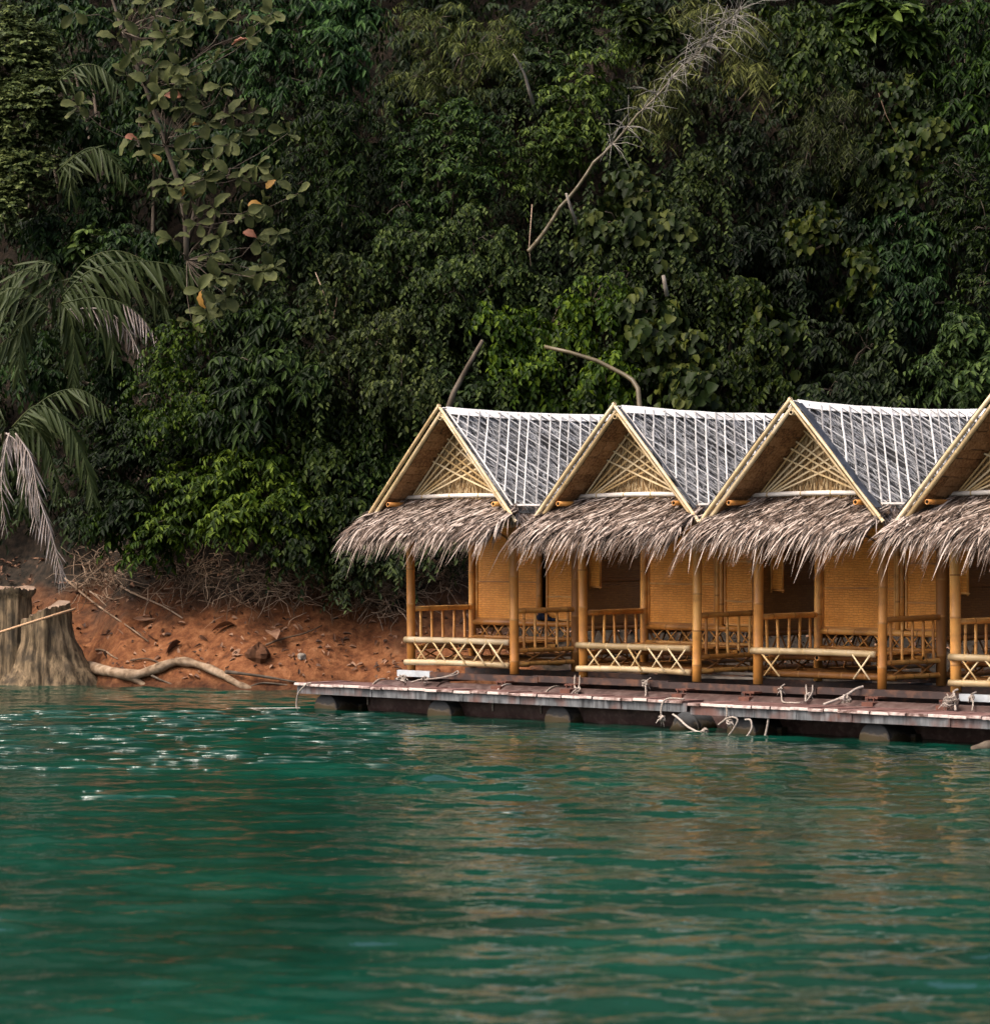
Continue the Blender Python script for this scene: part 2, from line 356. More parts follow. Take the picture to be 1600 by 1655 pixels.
def soil_mat():
    m = bpy.data.materials.new('orange_soil'); m.use_nodes = True
    nt = m.node_tree; N = nt.nodes; L = nt.links; P = N['Principled BSDF']; P.inputs['Roughness'].default_value = .9
    P.inputs['Specular IOR Level'].default_value = .15
    tc = N.new('ShaderNodeTexCoord')
    n1 = N.new('ShaderNodeTexNoise'); n1.inputs['Scale'].default_value = 5.5; n1.inputs['Detail'].default_value = 10; n1.inputs['Roughness'].default_value = .68
    L.new(tc.outputs['Object'], n1.inputs['Vector'])
    rp = N.new('ShaderNodeValToRGB'); e = rp.color_ramp.elements
    e[0].position = .3; e[0].color = (.04, .016, .008, 1); e[1].position = .76; e[1].color = (.245, .118, .06, 1)
    for p, c in ((.44, (.1, .035, .0125)), (.58, (.16, .064, .025))):
        q = e.new(p); q.color = (*c, 1)
    L.new(n1.outputs['Fac'], rp.inputs[0])
    sx = N.new('ShaderNodeSeparateXYZ'); L.new(tc.outputs['Object'], sx.inputs[0])     # humus and roots cover the bank higher up; gloom between plants put into colour
    n2 = N.new('ShaderNodeTexNoise'); n2.inputs['Scale'].default_value = 1.1; n2.inputs['Detail'].default_value = 6
    L.new(tc.outputs['Object'], n2.inputs['Vector'])
    ma = N.new('ShaderNodeMath'); ma.operation = 'MULTIPLY_ADD'; ma.inputs[1].default_value = 2.2; L.new(n2.outputs['Fac'], ma.inputs[0]); L.new(sx.outputs[2], ma.inputs[2])
    mr = N.new('ShaderNodeMapRange'); mr.inputs[1].default_value = 2.0; mr.inputs[2].default_value = 2.85
    gx = N.new('ShaderNodeMapRange'); gx.inputs[1].default_value = -.3; gx.inputs[2].default_value = 1.1; gx.inputs[4].default_value = 1.6; L.new(sx.outputs[0], gx.inputs[0])
    a2 = N.new('ShaderNodeMath'); L.new(ma.outputs[0], a2.inputs[0]); L.new(gx.outputs[0], a2.inputs[1]); L.new(a2.outputs[0], mr.inputs[0])
    n3 = N.new('ShaderNodeTexNoise'); n3.inputs['Scale'].default_value = 9; n3.inputs['Detail'].default_value = 8; L.new(tc.outputs['Object'], n3.inputs['Vector'])
    r3 = N.new('ShaderNodeValToRGB'); r3.color_ramp.elements[0].position = .35; r3.color_ramp.elements[0].color = (.008, .007, .005, 1)
    r3.color_ramp.elements[1].position = .7; r3.color_ramp.elements[1].color = (.035, .024, .016, 1); L.new(n3.outputs['Fac'], r3.inputs[0])
    mi = N.new('ShaderNodeMix'); mi.data_type = 'RGBA'; L.new(mr.outputs[0], mi.inputs[0]); L.new(rp.outputs[0], mi.inputs[6]); L.new(r3.outputs[0], mi.inputs[7])
    L.new(mi.outputs[2], P.inputs['Base Color'])
    wet = N.new('ShaderNodeMapRange'); wet.inputs[1].default_value = .03; wet.inputs[2].default_value = .2; wet.inputs[3].default_value = .4; L.new(sx.outputs[2], wet.inputs[0])
    wm = N.new('ShaderNodeMix'); wm.data_type = 'RGBA'; wm.blend_type = 'MULTIPLY'; wm.inputs[0].default_value = 1; L.new(mi.outputs[2], wm.inputs[6]); L.new(wet.outputs[0], wm.inputs[7]); L.new(wm.outputs[2], P.inputs['Base Color'])
    bu = N.new('ShaderNodeBump'); bu.inputs['Strength'].default_value = .9; bu.inputs['Distance'].default_value = .07
    L.new(n1.outputs['Fac'], bu.inputs['Height']); L.new(bu.outputs[0], P.inputs['Normal'])
    return m
xs = np.concatenate([np.linspace(-260, -16, 40), np.arange(-15.5, 14, .11), np.linspace(14.5, 260, 40)])
ys = np.concatenate([np.linspace(30, 55.5, 12), np.arange(55.8, 63, .09), np.arange(63.2, 75, .4), np.linspace(76, 600, 40)])
tag(link('hillside', grid(xs, ys, ground_z, 'hillside', soil_mat())), kind='structure')

def water_mat():
    m = bpy.data.materials.new('green_lake_water'); m.use_nodes = True
    nt = m.node_tree; N = nt.nodes; L = nt.links; P = N['Principled BSDF']
    P.inputs['Roughness'].default_value = .045; P.inputs['IOR'].default_value = 1.33
    tc = N.new('ShaderNodeTexCoord')
    n0 = N.new('ShaderNodeTexNoise'); n0.inputs['Scale'].default_value = .35; n0.inputs['Detail'].default_value = 3
    L.new(tc.outputs['Object'], n0.inputs['Vector'])
    rp = N.new('ShaderNodeValToRGB'); e = rp.color_ramp.elements
    e[0].position = .35; e[0].color = (.0012, .0195, .012, 1); e[1].position = .68; e[1].color = (.0017, .036, .0225, 1)
    L.new(n0.outputs['Fac'], rp.inputs[0]); L.new(rp.outputs[0], P.inputs['Base Color'])
    def nz(sx, sy, sc, det):
        mp = N.new('ShaderNodeMapping'); mp.inputs['Scale'].default_value = (sx, sy, 1); L.new(tc.outputs['Object'], mp.inputs[0])
        n = N.new('ShaderNodeTexNoise'); n.inputs['Scale'].default_value = sc; n.inputs['Detail'].default_value = det; n.inputs['Roughness'].default_value = .5
        L.new(mp.outputs[0], n.inputs['Vector']); return n
    b1 = N.new('ShaderNodeBump'); b1.inputs['Strength'].default_value = 1; b1.inputs['Distance'].default_value = .02
    L.new(nz(.75, 1.25, 3.2, 2).outputs['Fac'], b1.inputs['Height'])
    b2 = N.new('ShaderNodeBump'); b2.inputs['Distance'].default_value = .01
    # cat's paws: patches where the breeze roughens the surface
    sx = N.new('ShaderNodeSeparateXYZ'); L.new(tc.outputs['Object'], sx.inputs[0])
    gx = N.new('ShaderNodeMapRange'); gx.inputs[1].default_value = -1.0; gx.inputs[2].default_value = -5.5; L.new(sx.outputs[0], gx.inputs[0])
    g1 = N.new('ShaderNodeMapRange'); g1.inputs[1].default_value = 38; g1.inputs[2].default_value = 43; L.new(sx.outputs[1], g1.inputs[0])
    g2 = N.new('ShaderNodeMapRange'); g2.inputs[1].default_value = 51; g2.inputs[2].default_value = 47.5; L.new(sx.outputs[1], g2.inputs[0])
    q1 = N.new('ShaderNodeMath'); q1.operation = 'MULTIPLY'; L.new(g1.outputs[0], q1.inputs[0]); L.new(g2.outputs[0], q1.inputs[1])
    q2 = N.new('ShaderNodeMath'); q2.operation = 'MULTIPLY'; L.new(q1.outputs[0], q2.inputs[0]); L.new(gx.outputs[0], q2.inputs[1])
    q3 = N.new('ShaderNodeMath'); q3.operation = 'MULTIPLY_ADD'; q3.inputs[1].default_value = .8; q3.inputs[2].default_value = .26; L.new(q2.outputs[0], q3.inputs[0])
    L.new(q3.outputs[0], b2.inputs['Strength'])
    L.new(nz(1, 1.0, 13, 2).outputs['Fac'], b2.inputs['Height']); L.new(b1.outputs[0], b2.inputs['Normal'])
    L.new(b2.outputs[0], P.inputs['Normal'])
    return m
wr = np.random.default_rng(3); waves = []
for k in range(72):
    lam = .26 * (5.2 ** wr.random()); th = wr.normal(PI / 2, .55); waves.append((2 * PI / lam, th, wr.random() * 6.28, .0034 * lam ** .88))
def water_z(x, y):
    z = np.zeros_like(x)
    for k, th, ph, a in waves: z += a * np.sin(k * (x * math.cos(th) + y * math.sin(th)) + ph)
    g = .65 + .35 * vnoise(x * .35, y * .22, 4)
    far = np.clip((np.abs(x) - 16) / 10, 0, 1)
    return z * g * (1 - far)
xs = np.concatenate([np.linspace(-400, -14, 30), np.arange(-13, 12, .09), np.linspace(13, 400, 30)])
ys = np.concatenate([np.linspace(-300, 12, 30), np.arange(13, 30, .045), np.arange(30, 60, .06), np.linspace(60.5, 64, 4)])
tag(link('lake_water', grid(xs, ys, water_z, 'lake_water', water_mat())), kind='structure')

# steep little wavelets added to sparkle; their flanks are shaped to catch the sun
def wavelets():
    rg = np.random.default_rng(17); spots = []
    while len(spots) < 210:
        px, py = 640 * rg.random() ** 1.5 - 20, 1150 + 95 * rg.random() ** 1.3
        if rg.random() < .35 + .65 * (vnoise(px / 60.0, py / 9.0, 3) > .1): spots.append((px, py, rg.uniform(.5, 1.25)))
    spots += [(175, 1288, 1.6), (245, 1287, 1.3), (710, 1297, 1.0), (820, 1316, .9), (1585, 1358, 1.1), (637, 1640, .5), (737, 1645, .7), (1230, 1647, .6), (465, 1163, 1.8), (335, 1160, 1.4), (108, 1160, 1.6), (100, 1270, .6), (152, 1277, .6), (330, 1228, .5)]
    mb = MB()
    for px, py, k in spots:
        Y = CAMH * FPX / (py - HZ); x = (px - 800) / FPX * Y; z0 = float(water_z(np.array([x]), np.array([Y]))[0]); k *= Y / 48; L = .3 * k; r = .03 * k; n, m = 10, 6; vs_ = []
        for i in range(n + 1):
            t = -1 + 2 * i / n; w = math.sqrt(max(0, 1 - t * t)) ** 1.5
            for j in range(m + 1):
                a = PI * j / m; vs_.append((x + t * L, Y - math.cos(a) * r * 1.1 * w + .02 * math.sin(t * 4 + px), z0 - .004 + math.sin(a) * r * .95 * w))
        mb.add(vs_, [(i * (m + 1) + j, (i + 1) * (m + 1) + j, (i + 1) * (m + 1) + j + 1, i * (m + 1) + j + 1) for i in range(n) for j in range(m)])
    tag(mb.build('glint_ripples', bpy.data.materials['green_lake_water'], None, True), 'wavelets added and shaped to throw sun glints left of the walkway', 'ripples', None, 'stuff')
wavelets()

# ------------------------------------------------------------------ the huts
def ribbons(P, Dr, Nn, L, Wd, droop=0.0, seg=3):
    """tapered blades: root P, direction Dr, surface normal Nn, length, width; droop bends them down"""
    n = len(P); S = np.cross(Nn, Dr); S /= np.linalg.norm(S, axis=1, keepdims=True) + 1e-9
    V = []
    prof = [.75, 1.0, .8, .06] if seg == 3 else [1.0, .7, .06]
    for i in range(seg + 1):
        t = i / seg; c = P + Dr * (L * t)[:, None]; c = c + np.array([0, 0, -1.0]) * (np.asarray(droop) * L * t * t)[:, None]
        w = (Wd * prof[i] / 2)[:, None]; V += [c + S * w, c - S * w]
    V = np.stack(V, 1).reshape(-1, 3); k = 2 * (seg + 1); b = np.arange(n)[:, None] * k
    F = np.concatenate([np.stack([b + 2 * i, b + 2 * i + 1, b + 2 * i + 3, b + 2 * i + 2], -1) for i in range(seg)], 1).reshape(-1, 4)
    return V, F
def unit(a): return a / (np.linalg.norm(a, axis=-1, keepdims=True) + 1e-9)

def xlattice(par, x0, x1, z0, z1, y, n, r, mats, axis='x', skip=(), seed=0, half=0):
    rn = random.Random(seed); st = (x1 - x0) / n
    for i in range(n):
        if i in skip: continue
        for sg in (1, -1):
            if half and rn.random() < half: continue
            a, b = (x0 + i * st + .12 * st, x0 + (i + 1) * st - .12 * st)
            a += rn.uniform(-.025, .025); b += rn.uniform(-.025, .025)
            if sg < 0: a, b = b, a
            o = .012 * sg
            p0 = (a, y + o, z0) if axis == 'x' else (y + o, a, z0)
            p1 = (b, y + o, z1) if axis == 'x' else (y + o, b, z1)
            mb = MB(); mb.tube([p0, p1], r * rn.uniform(.85, 1.15), 6); mb.build('lattice_stick', mats, par, True)

def make_hut(idx, s0, label, ov, apex, black_left=0, black_right=0, no_base=False, xskip=(), ajar=False):
    rng = np.random.default_rng(100 + idx); rn = random.Random(200 + idx)
    root = empty('bamboo_hut', W(s0, 0, ZB), -A)
    tag(root, label, 'hut', 'row of floating bamboo huts')
    wd = 2.06; cx = 1.03; pd = 1.31; zr = apex; slope_w = 1.42; zf = 2.21
    nrm_len = math.hypot(slope_w, zr - zf); dx, dz = slope_w / nrm_len, -(zr - zf) / nrm_len
    yb = 4.1                                                   # rear end of the roof
    def bam(name, p0, p1, r, mats=BAM, **k):
        mb = MB(); k.setdefault('seed', rn.randrange(999)); mb.bamboo(p0, p1, r, **k); return mb.build(name, mats, root, True)
    # posts
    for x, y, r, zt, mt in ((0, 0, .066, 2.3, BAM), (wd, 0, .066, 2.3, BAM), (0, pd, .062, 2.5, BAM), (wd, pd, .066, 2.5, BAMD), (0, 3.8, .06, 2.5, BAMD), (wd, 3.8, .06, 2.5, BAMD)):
        mb = MB(); mb.bamboo((x, y, -.02), (x + rn.uniform(-.03, .03), y, zt), r * rn.uniform(.9, 1.1), node=.55, n=14, seed=rn.randrange(999)); mb.build('post', mt, root, True)
    # porch platform
    bam('floor_rail', (-.03, -.1, .43), (wd - .075, -.04, .43), .045, PALE, n=12, hollow=False, bend=rn.uniform(-.01, .012))
    if not no_base: bam('base_rail', (-.03, -.1, .1), (wd - .075, -.04, .1), .043, PALE, n=12, hollow=False, bend=rn.uniform(-.005, .02))
    xlattice(root, .1, wd - .08, .1, .42, -.09, 5, .0125, M['lattice'], 'x', xskip, seed=idx)
    for k in range(11):
        y = .03 + k * .115
        mb = MB(); mb.box((cx, y, .425 + rn.uniform(-.003, .003)), (cx - .07, .052, .012)); mb.build('floor_slat', M['bam'], root)
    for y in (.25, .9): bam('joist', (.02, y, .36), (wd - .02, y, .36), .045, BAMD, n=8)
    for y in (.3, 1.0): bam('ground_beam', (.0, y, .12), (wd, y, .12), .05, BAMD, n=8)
    bam('joist', (wd * .5, -.05, .36), (wd * .5, 1.3, .36), .04, BAMD, n=8)
    # side railings
    for x, z0, nm in ((0, .44, 0), (wd, .32, 1)):
        bam('handrail', (x, .05, .88), (x, pd + .06, .88 + rn.uniform(-.015, .015)), .04, BAM, n=10, node=.45)
        bam('bottom_rail', (x, .05, .315), (x, pd + .05, .315), .035, BAM, n=8)
        bam('ground_rail', (x, .05, .125), (x, pd + .05, .125), .034, BAM, n=8)
        for k in range(5):
            y = .2 + k * .235; mb = MB(); mb.bamboo((x, y, z0), (x + rn.uniform(-.01, .01), y + rn.uniform(-.01, .01), .86), .02, node=.5, n=7, hollow=False, seed=rn.randrange(99))
            mb.build('baluster', BAM, root, True)
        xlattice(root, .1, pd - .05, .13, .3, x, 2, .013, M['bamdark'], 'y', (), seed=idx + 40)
    bam('joist', (1.05, .95, .36), (wd + .1, .78, .36), .03, BAM, n=8)
    # room: front wall of woven mats over a crossed skirt
    yw = pd + .02
    bam('sill_pole', (.03, yw - .02, .66), (wd - .03, yw - .02, .66), .042, BAM, n=10, node=.5)
    xlattice(root, .1, wd - .08, .44, .64, yw, 7, .012, M['bam'], 'x', (), seed=idx + 60)
    bam('floor_edge_pole', (.03, yw - .03, .44), (wd - .03, yw - .03, .44), .03, BAM, n=8, node=.5)
    xd = 1.36
    z0, z1 = .7, 2.75
    def panel(name, x0, x1, za, zb, y, mat=M['weave'], th=.012):
        mb = MB(); mb.box(((x0 + x1) / 2, y, (za + zb) / 2), ((x1 - x0) / 2, th, (zb - za) / 2)); return mb.build(name, mat, root)
    def batten(p0, p1, w=.022, th=.014, par=root, mat=M['bam'], name='batten'):
        p0 = Vector(p0); p1 = Vector(p1); d = (p1 - p0).normalized(); n = Vector((0, -1, 0))
        mid = (p0 + p1) / 2 + Vector((0, 0, rn.uniform(-.012, .012) if abs(d.x) > .5 else 0))
        mb = MB(); mb.strip([p0, mid, p1], d.cross(n), w, n, th); return mb.build(name, mat, par)
    zs = [z0, 1.24 + rn.uniform(-.05, .05), 1.95, z1]
    for a, b in zip(zs, zs[1:]):
        panel('wall_panel', .05, xd - .04, a + .006, b - .006, yw + .012)
    for z in zs[1:-1]: batten((.06, yw - .001, z), (xd - .05, yw - .001, z))
    batten((.075, yw - .004, z0), (.075, yw - .004, z1)); batten((xd - .07, yw - .004, z0), (xd - .07, yw - .004, z1))
    batten((.06, yw - .008, z0 + .015), (xd - .05, yw - .008, z0 + .015), .03)
    for k in range(2 if not ajar else 1):
        bam('door_post', (xd - .025 + k * .075, yw, .66), (xd - .025 + k * .075, yw, 2.6), .034 if not ajar else .04, BAM, n=10, node=.6)
    # the door, hung at the right hand post
    xa, xb = xd + .11, wd - .05
    if ajar: xa = xd + .12
    door = empty('door'); door.parent = root
    rows = [z0 + .02, 1.06 + rn.uniform(-.03, .03), 1.6, 2.45]
    mb = MB(); mb.box(((xa + xb) / 2, yw + .01, (rows[0] + rows[-1]) / 2), ((xb - xa) / 2, .011, (rows[-1] - rows[0]) / 2))
    mb.build('door_mat', M['weave'], door)
    for z in rows: batten((xa + .02, yw - .004, z), (xb - .02, yw - .004, z), .024, .014, door, name='door_batten')
    for x in (xa + .012, xb - .012): batten((x, yw - .006, rows[0]), (x, yw - .006, rows[-1]), .024, .016, door, name='door_batten')
    panel('lintel_panel', xd + .1, wd - .05, 2.47, z1, yw + .012)
    # side and rear walls, room floor
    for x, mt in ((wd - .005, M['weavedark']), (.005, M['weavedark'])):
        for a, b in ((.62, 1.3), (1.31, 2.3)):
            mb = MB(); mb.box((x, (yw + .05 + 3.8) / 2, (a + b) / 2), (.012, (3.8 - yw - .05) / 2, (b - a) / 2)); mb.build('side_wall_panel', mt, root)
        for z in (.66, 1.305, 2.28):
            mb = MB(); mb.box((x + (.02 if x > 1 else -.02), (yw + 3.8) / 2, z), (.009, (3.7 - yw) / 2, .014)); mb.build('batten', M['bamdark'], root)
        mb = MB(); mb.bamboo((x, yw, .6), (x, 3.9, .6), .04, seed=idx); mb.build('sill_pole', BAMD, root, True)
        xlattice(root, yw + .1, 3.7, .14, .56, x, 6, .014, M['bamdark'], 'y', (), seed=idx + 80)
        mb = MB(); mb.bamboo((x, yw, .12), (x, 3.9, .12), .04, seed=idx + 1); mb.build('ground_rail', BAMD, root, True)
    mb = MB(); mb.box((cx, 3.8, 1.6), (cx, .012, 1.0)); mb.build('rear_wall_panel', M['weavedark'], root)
    mb = MB(); mb.box((cx, (yw + .06 + 3.78) / 2, .64), (cx - .03, (3.72 - yw) / 2, .02)); mb.build('room_floor', M['bamdark'], root)
    # propped shutter on the right hand wall
    sh = empty('shutter'); sh.parent = root
    mb = MB(); mb.box((wd + .13, yw + .28, 1.62), (.1, .01, .42)); mb.build('shutter_mat', M['weave'], sh)
    for x in (wd + .03, wd + .23): 
        mb = MB(); mb.tube([(x, yw + .26, 1.17), (x, yw + .26, 2.05)], .014, 6); mb.build('shutter_bar', M['bam'], sh, True)
    mb = MB(); mb.tube([(wd + .02, yw + .258, 1.21), (wd + .26, yw + .258, 1.2)], .015, 6); mb.build('shutter_bar', M['bam'], sh, True)
    # eave beams and braces
    for x in (0, wd): bam('eave_beam', (x, -ov + .02, 2.12), (x, 4.0, 2.14), .048, PALE if x else BAM, n=12)
    for sg in (-1, 1): bam('purlin', (cx + sg * 1.05, -ov + .0, 2.41), (cx + sg * 1.05, 3.9, 2.41), .036, BAM, n=10)
    bam('brace', (wd - .62, -.02, 2.16), (wd - .05, .03, 1.86), .016, BAMD, n=6)
    bam('tie_beam', (-.1, .0, 2.2), (wd + .1, .0, 2.2), .04, BAMD, n=8)
    # gable: straw panel, fan of split bamboo, bleached bar
    zg = 2.53
    def hw(z): return (zr - .045 - z) / ((zr - zf) / slope_w) - .02
    mb = MB(); h0 = hw(zg - .05)
    mb.add([(cx - h0, .06, zg - .05), (cx + h0, .06, zg - .05), (cx, .06, zr - .05), (cx - h0, .14, zg - .05), (cx + h0, .14, zg - .05), (cx, .14, zr - .05)],
           [(0, 1, 2), (5, 4, 3), (0, 3, 4, 1), (1, 4, 5, 2), (2, 5, 3, 0)])
    mb.build('gable_panel', M['straw'], root)
    n = 750; u1 = rng.random(n) * 2 - 1; z = zg - .02 + (zr - zg - .07) * rng.random(n) ** 1.3
    hwz = np.array([hw(q) for q in z]); keep = hwz > .05
    P = np.stack([cx + u1 * hwz * .97, np.full(n, .05), z], 1)[keep]; k = len(P)
    dr = unit(np.stack([(P[:, 0] - cx) * .5 + rng.normal(0, .3, k), np.full(k, -.06), -np.ones(k)], 1))
    V, F = ribbons(P, dr, np.tile([0, -1.0, 0.12], (k, 1)), np.minimum(.22, P[:, 2] - zg + .05) * rng.uniform(.7, 1, k), rng.uniform(.012, .024, k), 0.0, 2)
    tag(link('gable_straw', np_mesh('gable_straw', V, F, M['strawleaf']), root), kind='stuff')
    wl_, wr_ = cx - hw(zg) + .06, cx + hw(zg) - .06
    for sg in (1, -1):
        for k in range(6):
            x0 = (wl_ + .045 * k) if sg > 0 else (wr_ - .045 * k)
            ang = math.radians(46 - k * 5.2 + rn.uniform(-.8, .8))
            # run the stick until it meets the far slope
            t = 0.0
            while t < 2.2:
                x = x0 + sg * math.cos(ang) * t; zz = zg + math.sin(ang) * t
                if abs(x - cx) > hw(zz) - .01: break
                t += .01
            e = Vector((x0 + sg * math.cos(ang) * t, .005 if sg > 0 else -.011, zg + math.sin(ang) * t)); b = Vector((x0, e.y, zg))
            d = (e - b).normalized(); mb = MB()
            mb.strip([b, (b + e) / 2 + Vector((0, -.006, rn.uniform(-.008, .004))), e], d.cross(Vector((0, 1, 0))), .021, Vector((0, -1, 0)), .013)
            mb.build('gable_stick', M['lattice'], root)
    bam('gable_bar', (cx - hw(zg) - .06, -.05, zg - .02), (cx + hw(zg) + .02, -.05, zg - .0), .032, WHITE, n=10, bend=.02, node=.5)
    # roof slopes
    lenS = nrm_len
    nR = Vector((-dz, 0, dx))                                   # outward normal of the right slope
    def rp(sg, q, y, off=0.0):
        return Vector((cx + sg * (dx * q + nR.x * off), y, zr + dz * q + nR.z * off))
    for sg in (1, -1):
        mb = MB(); nq, ny = 10, 30; vs_ = []
        for i in range(nq + 1):
            for j in range(ny + 1):
                y = -ov + .03 + (yb + ov - .03) * j / ny; q = .02 + (lenS - .1) * i / nq
                vs_.append(rp(sg, q, y, rng.normal(0, .008) - .012 * math.sin(j * .35 + idx) * math.sin(q * 2)))
        b2 = len(vs_)
        for i in (0, nq):
            for j in (0, ny):
                y = -ov + .03 + (yb + ov - .03) * j / ny; q = .02 + (lenS - .1) * i / nq; vs_.append(rp(sg, q, y, -.04))
        fs = [(i * (ny + 1) + j, i * (ny + 1) + j + 1, (i + 1) * (ny + 1) + j + 1, (i + 1) * (ny + 1) + j) for i in range(nq) for j in range(ny)]
        fs.append((b2, b2 + 1, b2 + 3, b2 + 2))
        mb.add(vs_, fs); mb.build('roof_layer', M['roofbase'], root, True)
        n = 5200 if sg > 0 else 900
        q = rng.random(n) * (lenS - .3); y = -ov + .05 + rng.random(n) * (yb + ov - .1)
        P = np.stack([cx + sg * (dx * q + nR.x * .012), y, zr + dz * q + nR.z * .012], 1)
        dr = unit(np.stack([np.full(n, sg * dx), rng.normal(.15, .45, n), np.full(n, dz)], 1) + np.array([sg * nR.x, 0, nR.z]) * rng.uniform(-.03, .06, n)[:, None])
        V, F = ribbons(P, dr, unit(np.tile([sg * nR.x, 0, nR.z], (n, 1)) + rng.normal(0, .25, (n, 3))), rng.uniform(.1, .26, n), rng.uniform(.012, .035, n), 0.04, 2)
        tag(link('roof_thatch', np_mesh('roof_thatch', V, F, M['roofleaf']), root), kind='stuff')
        # underside courses of folded palm leaf seen below the overhang
        nc = 12
        for k in range(nc):
            q0 = .08 + (lenS - .2) * k / nc; q1 = .08 + (lenS - .2) * (k + 1) / nc + .02
            q1 = q0 + (lenS - .2) / nc - .022; y2 = .1 + ov - .05; ys_ = [0] + sorted(y2 * (m_ + rn.uniform(-.2, .2)) / 3 for m_ in (1, 2)) + [y2]
            for m_ in range(3):
                oa, ob = -.05 + rn.uniform(-.004, .004), -.06 + rn.uniform(-.012, .006)
                a = rp(sg, q0 + rn.uniform(-.01, .01), -ov + .05 + ys_[m_] + .003, oa); b = rp(sg, q1 + rn.uniform(-.012, .012), -ov + .05 + ys_[m_] + .003, ob); w_ = ys_[m_ + 1] - ys_[m_] - .008
                mb = MB(); pts = [a, b, b + Vector((rn.uniform(-.004, .004), w_, rn.uniform(-.014, .004))), a + Vector((0, w_, rn.uniform(-.008, .004)))]
                top = [p + Vector((0, 0, .02)) for p in pts]
                mb.add(pts + top, [(0, 1, 2, 3), (7, 6, 5, 4), (0, 4, 5, 1), (1, 5, 6, 2), (2, 6, 7, 3), (3, 7, 4, 0)])
                mb.build('thatch_course', M['course'], root)
        mb = MB()
        pts = [rp(sg, .02, .1, -.075), rp(sg, lenS - .1, .1, -.075), rp(sg, lenS - .1, yb, -.075), rp(sg, .02, yb, -.075)]
        mb.add(pts + [p + Vector((0, 0, .015)) for p in pts], [(0, 1, 2, 3), (7, 6, 5, 4), (0, 4, 5, 1), (1, 5, 6, 2), (2, 6, 7, 3), (3, 7, 4, 0)])
        mb.build('roof_lining', M['course'], root)
    # diamond lattice of split bamboo that pins the thatch (right hand slope, and the left one that faces away)
    Q0, Q1, Y0, Y1 = .05, lenS - .22, -ov + .12, yb - .05
    for sg in (1, -1):
        for cdir, off, step, wdt in ((1.05, .05, .225, .021), (-.8, .058, .22, .02)):
            p = Y0 - 1.05 * Q1 if cdir > 0 else Y0
            pe = Y1 if cdir > 0 else Y1 + .8 * Q1
            while p < pe:
                pp = p + rn.uniform(-.025, .025); p += step if sg > 0 else step * 3
                qa, qb = Q0, Q1
                ya, yb_ = pp + cdir * qa, pp + cdir * qb
                if cdir > 0:
                    if ya < Y0: qa = (Y0 - pp) / cdir
                    if yb_ > Y1: qb = (Y1 - pp) / cdir
                else:
                    if ya > Y1: qa = (Y1 - pp) / cdir
                    if yb_ < Y0: qb = (Y0 - pp) / cdir
                if qb - qa < .12: continue
                if rn.random() < .03: qb = qa + (qb - qa) * rn.uniform(.4, .8)
                pts = []
                for t in (0, .33, .67, 1):
                    q = qa + (qb - qa) * t; pts.append(rp(sg, q, pp + cdir * q + (rn.uniform(-.012, .012) if 0 < t < 1 else 0), off + rn.uniform(-.004, .006)))
                d = (pts[-1] - pts[0]).normalized(); nn = Vector((sg * nR.x, 0, nR.z))
                mb = MB(); mb.strip(pts, d.cross(nn), wdt * rn.uniform(.8, 1.15), nn, .01); mb.build('roof_batten', M['batten'], root)
    mb = MB(); nn = Vector((nR.x, 0, nR.z)); mb.strip([rp(1, Q1 + .02, Y0 + .08, .05), rp(1, Q1 + .02, 1.6, .055), rp(1, Q1 + .02, Y1, .05)], Vector((dx, 0, dz)), .035, nn, .014)
    mb.build('eave_batten', M['white'], root)
    # ridge cap of bleached strips
    for sg in (1, -1):
        mb = MB(); nn = Vector((sg * nR.x, 0, nR.z)); pts = []
        for j in range(12):
            y = -ov + .1 + (yb + ov - .1) * j / 11; sag = -.055 * math.sin(min(1, j / 11) * PI) + rn.uniform(-.006, .006)
            pts.append(rp(sg, .055, y, .055) + Vector((0, 0, sag + .01)))
        mb.strip(pts, Vector((sg * dx, 0, dz)), .135 + .01 * sg, nn, .012); mb.build('ridge_strip', M['ridge'], root)
    # barge poles
    for sg in (1, -1):
        mt = PALE
        p = rp(sg, -.075, -ov - .02, .045); q = rp(sg, lenS + .1, -ov - .02, .03)
        bam('barge_pole', p, q, .028 if sg < 0 else .021, mt, n=10, bend=.012, taper=-.15, node=.6)
        p = rp(sg, -.0, -ov + .02, -.02); q = rp(sg, lenS + .06, -ov + .02, -.03)
        bam('barge_pole', p, q, .03 if sg < 0 else .017, mt, n=10, bend=-.006, taper=-.2, node=.6)
        if sg > 0:
            mb = MB(); mb.strip([rp(1, .02, -ov + .09, .05), rp(1, .8, -ov + .1, .06), rp(1, lenS - .2, -ov + .1, .055)], Vector((0, 1, 0)), .04, nn, .014); mb.build('barge_strip', M['white'], root)
        bl = black_right if sg > 0 else black_left
        if bl:
            mb = MB(); pts = [rp(sg, .05 + (lenS - .15) * t / 8, -ov + .03 + rn.uniform(-.02, .02), .07 + rn.uniform(-.012, .02)) for t in range(9)]
            mb.strip(pts, Vector((0, 1, 0)), bl, Vector((sg * nR.x, 0, nR.z)), .012); mb.build('plastic_sheet', M['black'], root)
    bam('ridge_pole', (cx, -ov + .0, zr - .1), (cx, 4.0, zr - .1), .035, PALE, n=8)
    # shaggy eaves along both slopes
    n = 1500; sgs = np.where(rng.random(n) < .72, 1.0, -1.0)
    q = lenS - .28 + rng.random(n) * .22; y = -ov + .1 + rng.random(n) * (yb + ov - .15)
    P = np.stack([cx + sgs * dx * q, y, zr + dz * q + .01], 1)
    dr = unit(np.stack([sgs * dx, rng.normal(-.35, .4, n), np.full(n, dz)], 1) + rng.normal(0, .08, (n, 3)))
